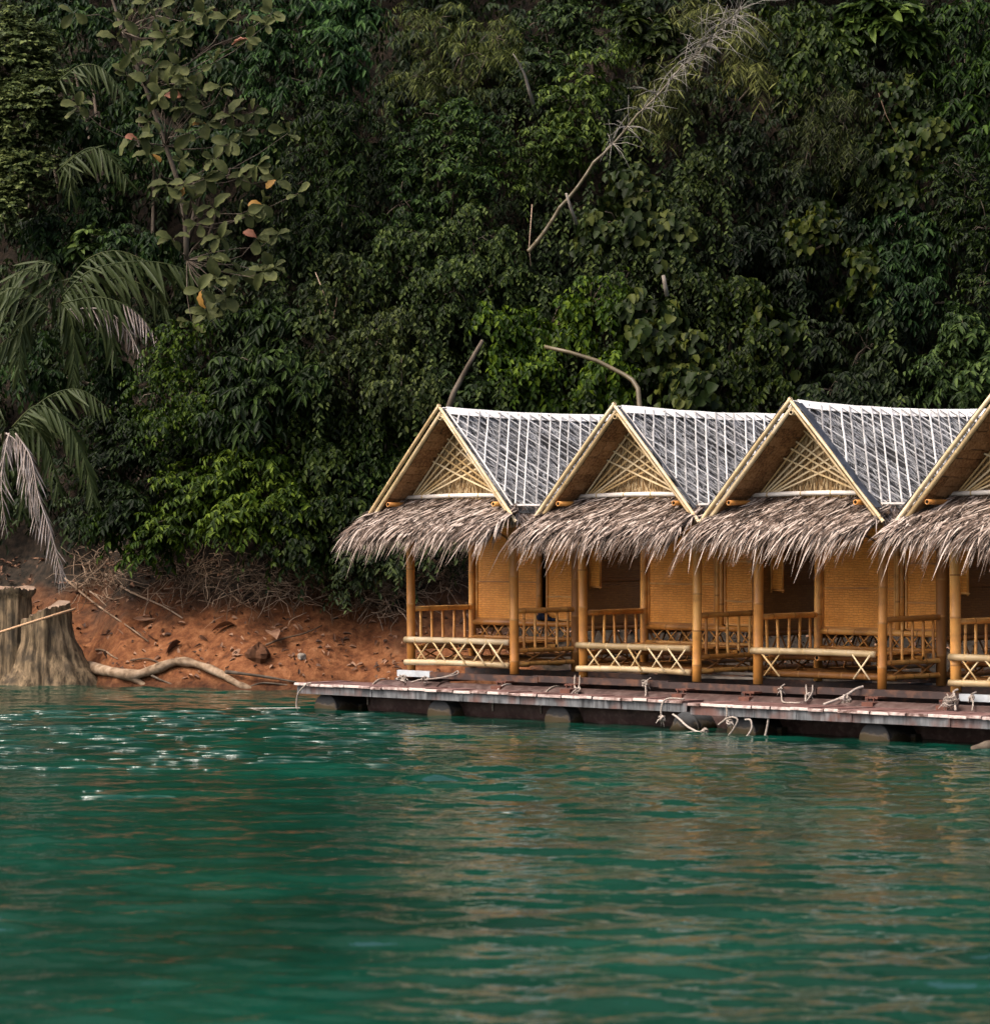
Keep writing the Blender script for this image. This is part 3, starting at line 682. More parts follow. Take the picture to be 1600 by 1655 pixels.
    V, F = ribbons(P, dr, unit(np.stack([-dz * sgs, rng.normal(0, .3, n), np.full(n, dx)], 1)), rng.uniform(.2, .42, n), rng.uniform(.012, .024, n), rng.uniform(.0, .35, n))
    tag(link('eave_thatch', np_mesh('eave_thatch', V, F, M['awn']), root), kind='stuff')
    # front awning of shredded palm leaf
    zt, drop = 2.5, .5; reach = 1.05
    def az(t): return zt - drop * t ** 1.05
    mb = MB(); vs_ = []; na, nb = 18, 8
    for i in range(na + 1):
        for j in range(nb + 1):
            w = -1.44 + 2.88 * i / na; t0 = max(0, (abs(w) - 1.12) / .3) * .38; t = t0 + (.86 - t0) * j / nb
            vs_.append((cx + w, .04 - reach * t, az(t) - .035 + rng.normal(0, .006)))
    mb.add(vs_, [(i * (nb + 1) + j, i * (nb + 1) + j + 1, (i + 1) * (nb + 1) + j + 1, (i + 1) * (nb + 1) + j) for i in range(na) for j in range(nb)])
    mb.build('awning_layer', M['awnbase'], root, True)
    n = 5200; w = rng.uniform(-1.4, 1.45, n); t0 = np.maximum(0, (np.abs(w) - 1.12) / .3) * .38
    t = t0 + (1.0 - t0) * rng.random(n) ** .8
    P = np.stack([cx + w, .03 - reach * t * .9, zt - drop * (t * .9) ** 1.05 + rng.uniform(-.02, .035, n)], 1)
    sl = drop / reach
    # blades lie over to the left, clumped, and hang at the fringe
    lean = -.3 + .35 * np.sin(w * 5.3 + idx * 2) * .5 + rng.normal(0, .36, n)
    dr = unit(np.stack([lean, -np.ones(n), np.full(n, -sl) + rng.uniform(-.05, .16, n)], 1))
    L = rng.uniform(.14, .38, n) * np.where(rng.random(n) < .07, 1.5, 1) * np.where(t > .75, rng.uniform(.8, 1.25, n), 1)
    Nn = unit(np.stack([rng.normal(0, .55, n), np.full(n, -sl), np.ones(n)], 1))
    dp = np.where(t > .6, rng.uniform(.15, 1.0, n), rng.uniform(-.02, .12, n))
    V, F = ribbons(P, dr, Nn, L, rng.uniform(.009, .027, n), dp)
    tag(link('awning_thatch', np_mesh('awning_thatch', V, F, M['awn']), root), kind='stuff')
    bam('awning_pole', (-.35, -.72, 2.09), (wd + .3, -.72, 2.09), .03, BAMD, n=8)
    for x in (.0, wd): bam('awning_strut', (x, .0, 2.36), (x, -.8, 2.06), .028, BAMD, n=8)
    return root
HUTS = [(0.0, 'bamboo hut at the left end of the row, red bank visible through its porch', .47, 3.755, 0, .0, False, (), True),
        (s_at(943), 'bamboo hut second from the left, with a full crossed skirt under a dim porch', .515, 3.70, .1, .03, False, (), False),
        (s_at(1225), 'bamboo hut third from the left, black plastic along its gable and skirt mostly missing', .6, 3.69, .12, .13, True, (1, 2, 3), False),
        (s_at(1545), 'bamboo hut cut off by the right edge of the photo', .6, 3.72, .1, .05, False, (), False)]
for i, (s0, lab, ov, ap, bl, br_, nb, xk, aj) in enumerate(HUTS): make_hut(i, s0, lab, ov, ap, bl, br_, nb, xk, aj)

# dark bundle lying on the sill of the first hut's door
mb = MB()
rn = random.Random(3)
for (x, y, z, r) in ((1.42, 1.26, .74, .055), (1.47, 1.25, .79, .06), (1.53, 1.26, .75, .06), (1.6, 1.26, .73, .045), (1.68, 1.27, .72, .035)):
    mb.tube([(x - r, y, z - r * .3), (x - r * .5, y - r * .3, z + r * .2), (x + r * .4, y - r * .2, z + r * .15), (x + r, y, z - r * .4)], [r * .3, r * .8, r * .75, r * .25], 8)
o = mb.build('cloth_bundle', M['cloth'], None, True); o.location = W(0, 0, ZB); o.rotation_euler = (0, 0, -A)
tag(o, 'dark navy cloth bundle lying in the doorway of the leftmost hut', 'cloth')

# ------------------------------------------------------------------ raft under the huts
raft = empty('floating_raft', W(0, 0, 0), -A)
tag(raft, 'brown steel raft on a long brown float pipe carrying the row of huts', 'raft')
SEND = 14.2
def rbox(name, c, h, mat, par=raft, rot=None):
    mb = MB(); mb.box(c, h, rot); return mb.build(name, mat, par)
cuts = [s_at(705), s_at(880), s_at(1090), s_at(1330), s_at(1560)]
seg = [(-.16, cuts[0], 'grey'), (cuts[0] + .01, cuts[1], 'steel'), (cuts[1] - .1, cuts[2], 'steel'), (cuts[2] - .15, cuts[3], 'steel'), (cuts[3] + .01, cuts[4], 'steel'), (cuts[4] + .01, SEND, 'grey')]
for k, (a, b, mt) in enumerate(seg):
    zt = ZB - .02 - (.012 if k % 2 else 0)
    mb = MB(); y = -.13 - .012 * (k % 2)                                       # a channel: web and two flanges
    mb.box(((a + b) / 2, y, zt - .045), ((b - a) / 2, .008, .045)); mb.box(((a + b) / 2, y + .04, zt - .003), ((b - a) / 2, .032, .003)); mb.box(((a + b) / 2, y + .04, zt - .087), ((b - a) / 2, .032, .003))
    o = mb.build('front_beam', M[mt], raft)
    if mt == 'grey': tag(o, 'bare grey front beam')
for y in (1.35, 3.7): rbox('rear_beam', (SEND / 2 - .1, y, ZB - .075), (SEND / 2 + .05, .05, .05), M['steel'])
for hs, *_ in HUTS:
    for x in (0, 2.06): rbox('cross_beam', (hs + x, 1.8, ZB - .17), (.05, 2.1, .045), M['steel'])
for px in (818, 930, 1110, 1218, 1417, 1537):                                  # saddle brackets
    s = s_at(px, -.2); br = empty('saddle_bracket'); br.parent = raft
    mb = MB(); mb.box((s, -.2, ZB - .12), (.1, .12, .012)); mb.box((s - .05, -.3, ZB - .15), (.006, .04, .03)); mb.box((s + .05, -.3, ZB - .15), (.006, .04, .03)); mb.box((s, -.3, ZB - .182), (.056, .04, .006)); mb.build('bracket_box', M['rust'], br)
    mb = MB(); mb.box((s + .06, -.42, ZB - .2), (.09, .07, .03)); mb.build('bracket_foot', M['rust'], br)
pr, pz, py_ = .3, .15, -.3
mb = MB(); mb.tube([(-.34, py_, pz), (-.2, py_, pz), (2, py_, pz), (6, py_, pz), (10, py_, pz), (SEND, py_, pz)], [pr * .96, pr, pr, pr, pr, pr], 40); mb.build('float_pipe', M['pipe'], raft, True)
mb = MB(); mb.tube([(-.3, 3.4, pz), (SEND, 3.4, pz)], pr, 32); mb.build('float_pipe', M['pipe'], raft, True)
for px in (588, 790, 868, 690):
    s = s_at(px + 15, -.5); mb = MB()
    pts = [(s + .0 * k, py_ + (pr + .012) * math.cos(a), pz + (pr + .012) * math.sin(a)) for k, a in enumerate(np.linspace(PI * 1.06, PI * .42, 14))]
    mb.tube(pts, .012, 6); mb.build('pipe_strap', M['rope'] if px != 690 else M['pipe'], raft, True)
# weathered boards lying on the raft between second and third hut
for k, (px, ln, yy) in enumerate(((1180, 1.0, .35), (1200, .8, .6))):
    s = s_at(px, yy); mb = MB(); mb.box((s, yy, ZB + .03 + .05 * k), (ln / 2, .06, .015), Matrix.Rotation(.25 - .2 * k, 3, 'Z')); o = mb.build('loose_board', M['deadwood'])
    o.location = W(0, 0, 0); o.rotation_euler = (0, 0, -A)
    tag(o, ['longer grey weathered board lying on the raft between second and third hut', 'shorter grey board behind the longer one, between second and third hut'][k], 'board', 'loose boards on the raft')

# ------------------------------------------------------------------ walkway in front: planks on drums
def walkway(s0, s1, t, zt, label, nd, depth):
    root = empty('floating_walkway', W(s0, 0, 0), -A); tag(root, label, 'walkway', 'walkway sections along the huts')
    rn = random.Random(int(s0 * 10) + 3); x = 0.0; L = s1 - s0
    while x < L - .05:
        w = min(rn.uniform(.2, .34), L - x); fr = -t + rn.uniform(-.02, .015); th = .017
        mb = MB(); z = zt + rn.uniform(-.006, .006); x0, x1 = x + .005, x + w - .005; y1 = -t + depth
        vs_ = [(x0, fr, z - 2 * th), (x1, fr, z - 2 * th), (x1, y1, z - 2 * th), (x0, y1, z - 2 * th), (x0, fr, z - .004), (x1, fr, z + rn.uniform(-.008, 0)), (x1, y1, z), (x0, y1, z), (x0 , fr + .018, z + .001), (x1, fr + .018, z + .001)]
        mb.add(vs_, [(3, 2, 1, 0), (1, 2, 6, 9, 5), (2, 3, 7, 6), (3, 0, 4, 8, 7), (8, 9, 6, 7)], 0)
        mb.add([vs_[0], vs_[1], vs_[5], vs_[4], vs_[8], vs_[9]], [(0, 1, 2, 3), (3, 2, 5, 4)], 1)
        mb.build('plank', [M['plank'], M['plankend']], root); x += w
    a = .02
    while a < L - .1:
        b = min(a + rn.uniform(.5, 1.9), L - .02)
        mb = MB(); mb.box(((a + b) / 2, -t + .06 + rn.uniform(-.006, .006), zt - .094), ((b - a) / 2 - .004, .02, .06)); mb.build('fascia_board', M['fascia'], root)
        if rn.random() < .8:
            mb = MB(); mb.box((b + .0, -t + .04, zt - .094), (.035, .012, .058)); mb.build('joint_plate', M['fascia'], root)
        a = b
    mb = MB(); mb.box((L / 2, -t + depth - .08, zt - .094), (L / 2 - .05, .02, .06)); mb.build('rear_board', M['fascia'], root)
    for px in nd:
        s = s_at(px, -t + .15) - s0
        for q in range(1):
            dr = empty('float_drum', (s, -t + .13, .0)); dr.parent = root; r = .24
            mb = MB(); y2 = .9
            mb.tube([(0, .03, 0), (0, 0, 0), (0, .005, 0), (0, .03, 0), (0, y2, 0), (0, y2 + .03, 0)], [.001, r * .9, r * .97, r, r, r * .93], 28, 0, True); mb.build('drum_body', M['drum'], dr, True)
            mb = MB(); mb.tube([(0, -.004, 0), (0, -.012, 0), (0, .012, 0), (0, .016, 0)], [r * .9, r * .98, r * 1.02, r], 28, 0, False); mb.build('drum_rim', M['drum'], dr, True)
            mb = MB(); mb.box((.24, .5, -.02), (.07, .06, .1)); mb.build('drum_cleat', M['drum'], dr)
    return root
sA0, sA1 = s_at(475, -.97), s_at(1106, -.97)
sB0, sB1 = s_at(1112, -1.28), 14.0
walkway(sA0, sA1, .97, .385, 'narrow walkway section in front of the first two huts, worn whitish plank ends', (528, 712, 903), .95)
walkway(sB0, sB1, 1.3, .383, 'wider walkway section with red planks in front of the right hand huts', (1200, 1415, 1640), 1.1)
drum = empty('float_drum', W(s_at(1108, -.95), -.95, .0), -A)
mb = MB(); mb.tube([(0, .03, 0), (0, 0, 0), (0, .03, 0), (0, .9, 0)], [.001, .22, .235, .235], 28); mb.build('drum_body', M['drum'], drum, True)
mb = MB(); mb.tube([(0, -.004, 0), (0, -.012, 0), (0, .012, 0), (0, .016, 0)], [.21, .23, .242, .235], 28, 0, False); mb.build('drum_rim', M['drum'], drum, True)
tag(drum, 'grey float drum wedged under the joint between the two walkway sections', 'drum')

# ------------------------------------------------------------------ ropes
def rope(pts, r=.014, knots=(), seed=0, name='mooring_rope', mat=None, label='', frame_local=True, sub=6, plumb=False):
    if plumb:
        f_ = lambda p: (p[0] + .88 * (-p[1] - .12), p[1], p[2]); pts = [f_(p) for p in pts]; knots = [(f_(c), R, nl) for c, R, nl in knots]
    r *= .74; knots = [(c, R * .8, nl) for c, R, nl in knots]; rn = random.Random(seed); mb = MB(); P = [Vector(p) for p in pts]; out = []
    for i in range(len(P) - 1):                                   # Catmull-Rom
        p0, p1, p2, p3 = P[max(i - 1, 0)], P[i], P[i + 1], P[min(i + 2, len(P) - 1)]
        for k in range(sub):
            t = k / sub
            out.append(.5 * ((2 * p1) + (p2 - p0) * t + (2 * p0 - 5 * p1 + 4 * p2 - p3) * t * t + (3 * p1 - p0 - 3 * p2 + p3) * t ** 3))
    out.append(P[-1]); mb.tube(out, r, 6)
    for (c, R, nl) in knots:
        c = Vector(c)
        for k in range(nl):
            ax = Vector((rn.gauss(0, 1), rn.gauss(0, 1), rn.gauss(0, 1))).normalized(); x, y = frame(ax); rr = R * rn.uniform(.5, 1.1); o = Vector((rn.gauss(0, .3), rn.gauss(0, .3), rn.gauss(0, .3))) * R
            mb.tube([c + o + (x * math.cos(a) + y * math.sin(a) * rn.uniform(.7, 1)) * rr for a in np.linspace(0, rn.uniform(4.5, 6.2), 10)], r * rn.uniform(.7, 1), 5)
        for k in range(3):
            d = Vector((rn.gauss(0, 1), rn.gauss(0, .5), -abs(rn.gauss(.6, .5)))).normalized()
            mb.tube([c, c + d * R * 1.2, c + d * R * 1.9 + Vector((0, 0, -R * .6))], [r, r * .8, r * .5], 5)
    o = mb.build(name, mat or M['rope'], None, True)
    if frame_local: o.location = W(0, 0, 0); o.rotation_euler = (0, 0, -A)
    return tag(o, label, 'rope', 'mooring ropes on the raft')
zb2 = ZB - .05
s = s_at(663, -.2); rope([(s - .15, -.2, zb2 - .06), (s - .02, -.3, zb2 - .09), (s + .12, -.42, zb2 - .14), (s + .2, -.6, .47), (s + .3, -.62, .46)], .015, [((s - .1, -.28, zb2 - .08), .07, 7), ((s + .03, -.35, zb2 - .08), .05, 5)], 1, label='tangled pale rope knotted at the left end of the grey beam')
s = s_at(690, -.4); rope([(s - .12, -.6, .45), (s + .05, -.52, .5), (s + .18, -.4, .5), (s + .3, -.2, zb2), (s + .34, -.12, ZB), (s + .42, -.2, zb2 + .01), (s + .36, -.4, .53), (s + .1, -.55, .49)], .014, [((s + .05, -.5, .5), .055, 6)], 2, label='pale rope looped over the front beam by the first post')
s = s_at(919, -.3); rope([(s - .04, -.12, ZB), (s - .05, -.25, .5), (s - .03, -.45, .46), (s, -.55, .42), (s + .04, -.4, .5), (s + .05, -.12, ZB)], .015, [((s, -.52, .44), .06, 6)], 3, plumb=True, label='pale rope with a fat knot hanging beside the second hut front left post')
s = s_at(1033, -.25); rope([(s + .1, -.12, ZB + .01), (s + .02, -.2, zb2 + .02), (s, -.3, .5), (s, -.5, .44), (s - .01, -.62, .4)], .014, [((s, -.22, zb2 - .02), .055, 6)], 4, plumb=True, label='pale frayed rope hanging from the beam below the middle of the second hut')
s = s_at(1070, -1.0); rope([(s + .3, -.9, .4), (s + .12, -.96, .41), (s + .03, -1.0, .37), (s, -1.02, .25), (s + .01, -1.02, .1)], .017, [((s + .02, -1.03, .14), .06, 7)], 5, label='pale rope bent over the walkway edge with a knot above the drum')
s = s_at(1090, -1.0); rope([(s, -1.03, .2), (s + .15, -1.1, .16), (s + .35, -1.15, .06), (s + .55, -1.18, .0), (s + .68, -1.2, .0)], .019, [((s + .7, -1.2, .0), .07, 6)], 6, label='slack pinkish rope strung between the two drums at the walkway joint')
s = s_at(1185, -1.3); rope([(s - .1, -1.32, .36), (s - .08, -1.34, .22), (s - .2, -1.36, .12), (s - .02, -1.36, .22), (s + .12, -1.36, .2), (s + .05, -1.37, .06), (s - .1, -1.37, -.08)], .017, [((s - .02, -1.35, .17), .05, 4)], 7, label='pale rope looped round the right hand drum at the walkway joint')
s = s_at(1213, -1.3); rope([(s - .06, -1.34, .2), (s + .03, -1.34, .2), (s + .06, -1.35, .1), (s, -1.36, .0), (s - .1, -1.36, -.08)], .017, [], 8, label='short curved rope end hanging into the water right of the joint drum')
s = s_at(1240, -1.25); rope([(s, -1.22, .24), (s - .02, -1.23, .1), (s - .06, -1.25, -.08)], .022, [], 9, label='thick grey rope hanging straight down under the walkway')
s = s_at(1247, -.3); rope([(s + .08, -.12, ZB), (s, -.2, zb2), (s + .0, -.35, .5), (s, -.6, .41), (s + .1, -.7, .405), (s + .28, -.7, .41)], .015, [((s, -.25, .53), .045, 5)], 10, plumb=True, label='pale rope tied to the beam at the left post of the third hut')
s = s_at(1292, -.3); rope([(s - .03, -.12, ZB), (s - .04, -.3, .52), (s - .08, -.55, .42), (s + .05, -.3, .52), (s + .08, -.12, ZB)], .015, [((s - .02, -.35, .49), .055, 6)], 11, plumb=True, label='pale knotted rope hanging from the beam below the third hut porch')
s = s_at(1370, -.3); rope([(s + .12, -.12, ZB + .01), (s + .06, -.2, .59), (s + .0, -.4, .49), (s - .1, -.68, .4)], .026, [((s + .05, -.4, .47), .06, 7)], 12, label='thick pale rope slanting from the beam down to the walkway')
s = s_at(1503, -.45); rope([(s, -.3, .58), (s, -.42, .55), (s + .02, -.55, .48)], .012, [((s, -.56, .5), .1, 16)], 13, plumb=True, label='coiled ball of pale rope leaning against the float pipe')
s = s_at(1527, -.3); rope([(s + .08, -.1, ZB + .02), (s, -.18, ZB - .01), (s - .02, -.4, .5), (s - .06, -.7, .41)], .022, [((s - .01, -.3, .53), .04, 5)], 14, plumb=True, label='twisted grey rope just right of the coiled rope ball')
s = s_at(1558, -.25); rope([(s + .1, -.12, ZB), (s, -.2, .57), (s, -.4, .5), (s - .06, -.65, .41)], .015, [((s, -.25, .54), .04, 5)], 15, plumb=True, label='thin pale rope tied where the grey beam begins at the fourth hut')
s = s_at(490, -1.0); rope([(s + .12, -.95, .4), (s + .06, -1.0, .37), (s - .08, -1.02, .24), (s - .14, -1.0, .1), (s - .13, -1.0, 0), (s - .03, -1.02, .0)], .016, [((s - .06, -1.03, .0), .05, 4)], 16, label='pale rope draped over the left end of the walkway')
e = W(s - .1, -1.0, .02); rope([e, e + Vector((-.6, .1, -.01)), e + Vector((-1.5, .6, -.05))], .012, [], 17, label='thin mooring line running left from the walkway end into the water', frame_local=False)

# ------------------------------------------------------------------ stump, roots, bank clutter
def stump():
    Ys = 59.1; b = at(62, 1108, Ys); root = empty('tree_stump', (b.x, Ys, -.15)); pm = Ys / FPX
    tag(root, 'big weathered tree stump at the waterline, flared base and split top', 'stump')
    bark = mk('weathered_stump_wood', [(.015, .012, .008), (.065, .047, .028), (.155, .112, .066), (.26, .178, .106)], (13, 13, 1.7), .85, .1, .9, None, mottle=((.03, .026, .02), 3.2, .75), detail=9, pos=[.3, .43, .56, .72], nrough=.7)
    cut = mk('sawn_stump_wood', [(.14, .095, .065), (.26, .185, .135)], (6, 6, 6), .85, .1, .4)
    def body(name, cx, cy, r0, prof, topf, seed):
        mb = MB(); n, m = 96, 24; rings = []
        for j in range(m + 1):
            t = j / m; ring = []
            for i in range(n):
                a = 2 * PI * i / n; ca, sa = math.cos(a), math.sin(a)
                rad = prof(t, ca, sa) * (1 + .028 * math.sin(a * 13 + seed + t * 1.5 + 1.5 * math.sin(a * 2)) + .05 * math.sin(a * 5 + seed * 2 + math.sin(t * 3)) + .02 * math.sin(a * 23 + seed + t + 2 * math.sin(a * 3)) - .075 * max(0, math.sin(a * 5 + seed * 3 + 1.6 * math.sin(a * 2 + seed) + .5 * math.sin(t * 5))) ** 14 + .013 * math.sin(a * 41 + t * 9) + .02 * math.sin(t * 17 + a * 3) + .015 * math.sin(t * 31 + a * 11))
                x, y = cx + ca * rad, cy + sa * rad; ring.append((x, y, t * (topf(ca, sa, x) + .014 * math.sin(a * 17 + seed) + .012 * math.sin(a * 31) + .02 * math.sin(a * 3))))
            rings.append(ring)
        vs_ = [p for r in rings for p in r]; fs = []; ms = []
        for j in range(m):
            for i in range(n):
                a = j * n + i; q = j * n + (i + 1) % n; fs.append((a, q, q + n, a + n))
        mb.add(vs_, fs, 0)
        top = rings[-1]; cpt = (cx, cy, sum(p[2] for p in top) / n + .02); inner = [(cx + (p[0] - cx) * .6, cy + (p[1] - cy) * .6, p[2] + .015 * math.sin(i * 2.1)) for i, p in enumerate(top)]
        b0 = len(mb.v); mb.add(top + inner + [cpt], [(i, (i + 1) % n, n + (i + 1) % n, n + i) for i in range(n)] + [(n + i, n + (i + 1) % n, 2 * n) for i in range(n)], 1)
        mb.build(name, [bark, cut], root, True)
    body('stump_body', .12, 0, .42, lambda t, c, s_: (.4 + (.55 if c > 0 else .38) * abs(c) ** .7 * (1 - t) ** 2.1 + .14 * (1 - t) ** 3), lambda c, s_, x: 1.36 + .36 * x, 1.0)
    body('split_section', -.42, .12, .3, lambda t, c, s_: (.27 + .13 * (1 - t) ** 2 + (.07 if t > .93 else 0)), lambda c, s_, x: 1.78, 4.0)
    R = empty('dummy') if False else None
    mb = MB(); pts = []
    for a in np.linspace(PI * .55, PI * 2.05, 26):
        rx = .7; pts.append((b.x - .08 + rx * math.cos(a), Ys + .0 + .58 * math.sin(a), 1.06 + .22 * math.cos(a) - (.05 if a < PI * 1.2 else 0)))
    mb.tube(pts, .022, 7); o = mb.build('stump_rope', M['ropebrown'], None, True); tag(o, 'brown rope slung round the weathered stump', 'rope')
stump()
Yr = 58.4
def tubes_px(name, label, cat, paths, mat, group=None, parent=None, n=10, seed=0):
    mb = MB(); rn = random.Random(seed)
    for pts, r0, r1, Y in paths:
        P = [at(x, y, hill_Y(x, y, .16) if Y is None else Y - .04 * i) for i, (x, y) in enumerate(pts)]; out = []
        for i in range(len(P) - 1):
            p0, p1, p2, p3 = P[max(i - 1, 0)], P[i], P[i + 1], P[min(i + 2, len(P) - 1)]
            for k in range(5):
                t = k / 5; out.append(.5 * ((2 * p1) + (p2 - p0) * t + (2 * p0 - 5 * p1 + 4 * p2 - p3) * t * t + (3 * p1 - p0 - 3 * p2 + p3) * t ** 3))
        out.append(P[-1]); m = len(out)
        mb.tube(out, [(r0 + (r1 - r0) * i / (m - 1)) * (1 + rn.uniform(-.1, .1) + .12 * math.sin(i * .9)) for i in range(m)], n)
    o = mb.build(name, mat, parent, True)
    if parent is None: tag(o, label, cat, group)
    return o
M['root'] = mk('bleached_root', [(.08, .052, .032), (.2, .142, .092), (.3, .225, .16)], (7, 7, 7), .8, .1, .5, mottle=((.1, .06, .035), 4, .5))
tubes_px('driftwood_root', 'long pale curved root arching from the stump along the waterline', 'root',
         [([(140, 1078), (180, 1086), (215, 1091), (250, 1082), (285, 1070), (315, 1073), (350, 1086), (385, 1106), (410, 1116)], .1, .05, None),
          ([(205, 1090), (225, 1102), (240, 1112)], .08, .03, None)], M['root'])
for P_, r0, lab in (([(365, 1086), (400, 1090), (440, 1096), (480, 1103)], .03, 'upper thin dark root between the pale root and the walkway end'), ([(405, 1110), (425, 1104), (460, 1107), (480, 1110)], .018, 'lower thin forked root just above the water by the walkway end'), ([(245, 1092), (262, 1100), (280, 1107)], .02, 'short dark root under the arch of the pale root')):
    tubes_px('thin_root', lab, 'root', [(P_, r0, r0 * .5, None)], M['bark'], 'thin roots at the waterline')
def fallen(px0, py0, px1, py1, r, seed):
    n = 7; P = []
    for i in range(n):
        t = i / (n - 1); px, py = px0 + (px1 - px0) * t, py0 + (py1 - py0) * t + 3 * math.sin(t * 5 + seed); P.append(at(px, py, hill_Y(px, py, .1)))
    mb = MB(); mb.tube(P, [r * (1 - .5 * i / n) for i in range(n)], 6); return mb.build('fallen_stick', M['twig'], None, True)
for k, (a, lab) in enumerate([((105, 935, 240, 1040), 'longest bare stick sloping down the bank behind the stump'), ((195, 945, 295, 1000), 'bare stick slanting above the dry leaves left of the clod'), ((210, 1065, 260, 1070), 'short bent stick above the arch of the pale root'), ((155, 1050, 190, 1062), 'short stub of branch poking out beside the stump'), ((430, 1045, 520, 1010), 'thin stick on the orange soil above the walkway end')]):
    tag(fallen(*a, .02, k), lab, 'stick', 'sticks on the bank')
def clod(px, py, r, label, seed, mat):
    Y = hill_Y(px, py, .05); c = at(px, py, Y); mb = MB(); rn = random.Random(seed); n, m = 14, 9; vs_ = []
    ph = [rn.uniform(0, 6) for _ in range(6)]
    for j in range(m + 1):
        for i in range(n):
            th = PI * j / m; a = 2 * PI * i / n; q = 1 + .16 * math.sin(3 * a + ph[0] + 2 * th) + .12 * math.sin(5 * a + ph[1]) * math.sin(th) + .1 * math.sin(4 * th + ph[2]) + rn.uniform(-.07, .07)
            vs_.append(c + Vector((r[0] * q * math.sin(th) * math.cos(a), r[1] * q * math.sin(th) * math.sin(a), r[2] * q * math.cos(th))))
    mb.add(vs_, [(j * n + i, j * n + (i + 1) % n, (j + 1) * n + (i + 1) % n, (j + 1) * n + i) for j in range(m) for i in range(n)])
    o = mb.build('earth_clod' if mat is M['stone'] else 'stone', mat); tag(o, label, 'clod' if mat is M['stone'] else 'stone')
clod(418, 1060, (.2, .2, .19), 'dark brown clod of earth sunk in the orange bank', 4, M['stone'])
clod(488, 1062, (.07, .07, .06), 'small grey stone on the orange bank above the walkway', 5, M['deadwood'])
# fallen leaves: the larger ones each by itself, the rest as litter
def leaf_mesh(name, L, Wd, mats, curl, seed, nx=5):
    rn = random.Random(seed); mb = MB(); vs_ = []
    for i in range(nx + 1):
        t = i / nx; w = Wd * (math.sin(PI * min(1, t ** .8 * .97 + .03)) ** .75) * .5
        for k in (-1, 0, 1):
            vs_.append((L * t, k * w * (1 + .12 * rn.uniform(-1, 1)), -curl * L * t * t + abs(k) * w * .3 + rn.uniform(-.02, .02) * L))
    fs = [(i * 3 + k, (i + 1) * 3 + k, (i + 1) * 3 + k + 1, i * 3 + k + 1) for i in range(nx) for k in (0, 1)]
    mb.add(vs_, fs); return mb.mesh(name, mats, True)
dlm = [leaf_mesh('dry_leaf', .34, .2, M['dryleaf'], c, i) for i, c in enumerate((.2, .5, -.3))]
BIG = [(250, 1033, 'largest curled brown leaf on the bank, above the arched root'), (292, 1038, 'grey brown leaf right of the largest one, above the root'), (335, 1034, 'greyish folded leaf in the middle of the bank'), (375, 1058, 'dark folded leaf left of the earth clod'), (438, 1020, 'dark curled leaf above the earth clod'), (172, 1064, 'small dark leaf near the stump roots'), (275, 958, 'reddish brown leaf up under the dry twigs'), (380, 1010, 'pinkish brown leaf above the folded leaf'), (215, 1000, 'long brown leaf hanging on the shaded slope'), (135, 1045, 'black curled leaf beside the stump')]
for k, (px, py, lab) in enumerate(BIG):
    o = link('fallen_leaf', dlm[k % 3]); p = at(px, py, hill_Y(px, py, .12)); o.location = p
    o.rotation_euler = (random.uniform(-.4, .4) + .5, random.uniform(-.3, .3), random.uniform(-3, 3)); q = random.uniform(.75, 1.2); o.scale = (q, q, q)
    tag(o, lab, 'leaf', 'large dry leaves on the bank')

# ------------------------------------------------------------------ foliage
def leaf_arrays(P, D, Nn, L, Wd, curl=.15, fold=.25, simple=False):
    n = len(P); D = unit(D); Nn = unit(Nn - D * (Nn * D).sum(1, keepdims=True)); S = np.cross(Nn, D)
    Lc, Wc = L[:, None], Wd[:, None]
    if simple:
        V = np.stack([P, P + D * Lc * .42 + S * Wc * .5, P + D * Lc - Nn * Lc * curl, P + D * Lc * .42 - S * Wc * .5], 1).reshape(-1, 3)
        F = np.arange(n)[:, None] * 4 + np.array([[0, 1, 2, 3]]); return V, F
    f = fold * Wc
    V = np.stack([P, P + D * Lc * .28 + S * Wc * .46 + Nn * f, P + D * Lc * .66 + S * Wc * .4 + Nn * (f * .8 - Lc * curl * .45), P + D * Lc - Nn * Lc * curl,
                  P + D * Lc * .66 - S * Wc * .4 + Nn * (f * .8 - Lc * curl * .45), P + D * Lc * .28 - S * Wc * .46 + Nn * f], 1).reshape(-1, 3)
    b = np.arange(n)[:, None] * 6
    F = np.concatenate([b + np.array([[0, 1, 2, 3]]), b + np.array([[0, 3, 4, 5]])], 1).reshape(-1, 4)
    return V, F
# leaf length, width, spray length, leaves per spray, sprays per tuft, droop, tuft radius (m), leaf sag, material, simple
SP = {'A': (.17, .05, .34, 9, 13, .55, .3, .75, 'lfA', False), 'A2': (.13, .05, .32, 9, 13, .45, .28, .55, 'lfA2', False),
      'B': (.115, .058, .36, 10, 12, .8, .28, .7, 'lfB', False), 'C': (.078, .05, .2, 12, 18, .2, .22, .2, 'lfC', True),
      'D': (.19, .019, .42, 13, 10, .8, .3, .5, 'lfD', True), 'E': (.16, .14, .3, 5, 8, .7, .3, .9, 'lfE', False),
      'F': (.125, .046, .32, 10, 14, .45, .28, .6, 'lfF', False), 'G': (.26, .11, .16, 6, 6, .4, .22, .35, 'lfF', False),
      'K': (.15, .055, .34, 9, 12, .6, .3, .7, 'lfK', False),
      'V': (.11, .06, .8, 20, 5, .3, .22, .8, 'lfB', False)}
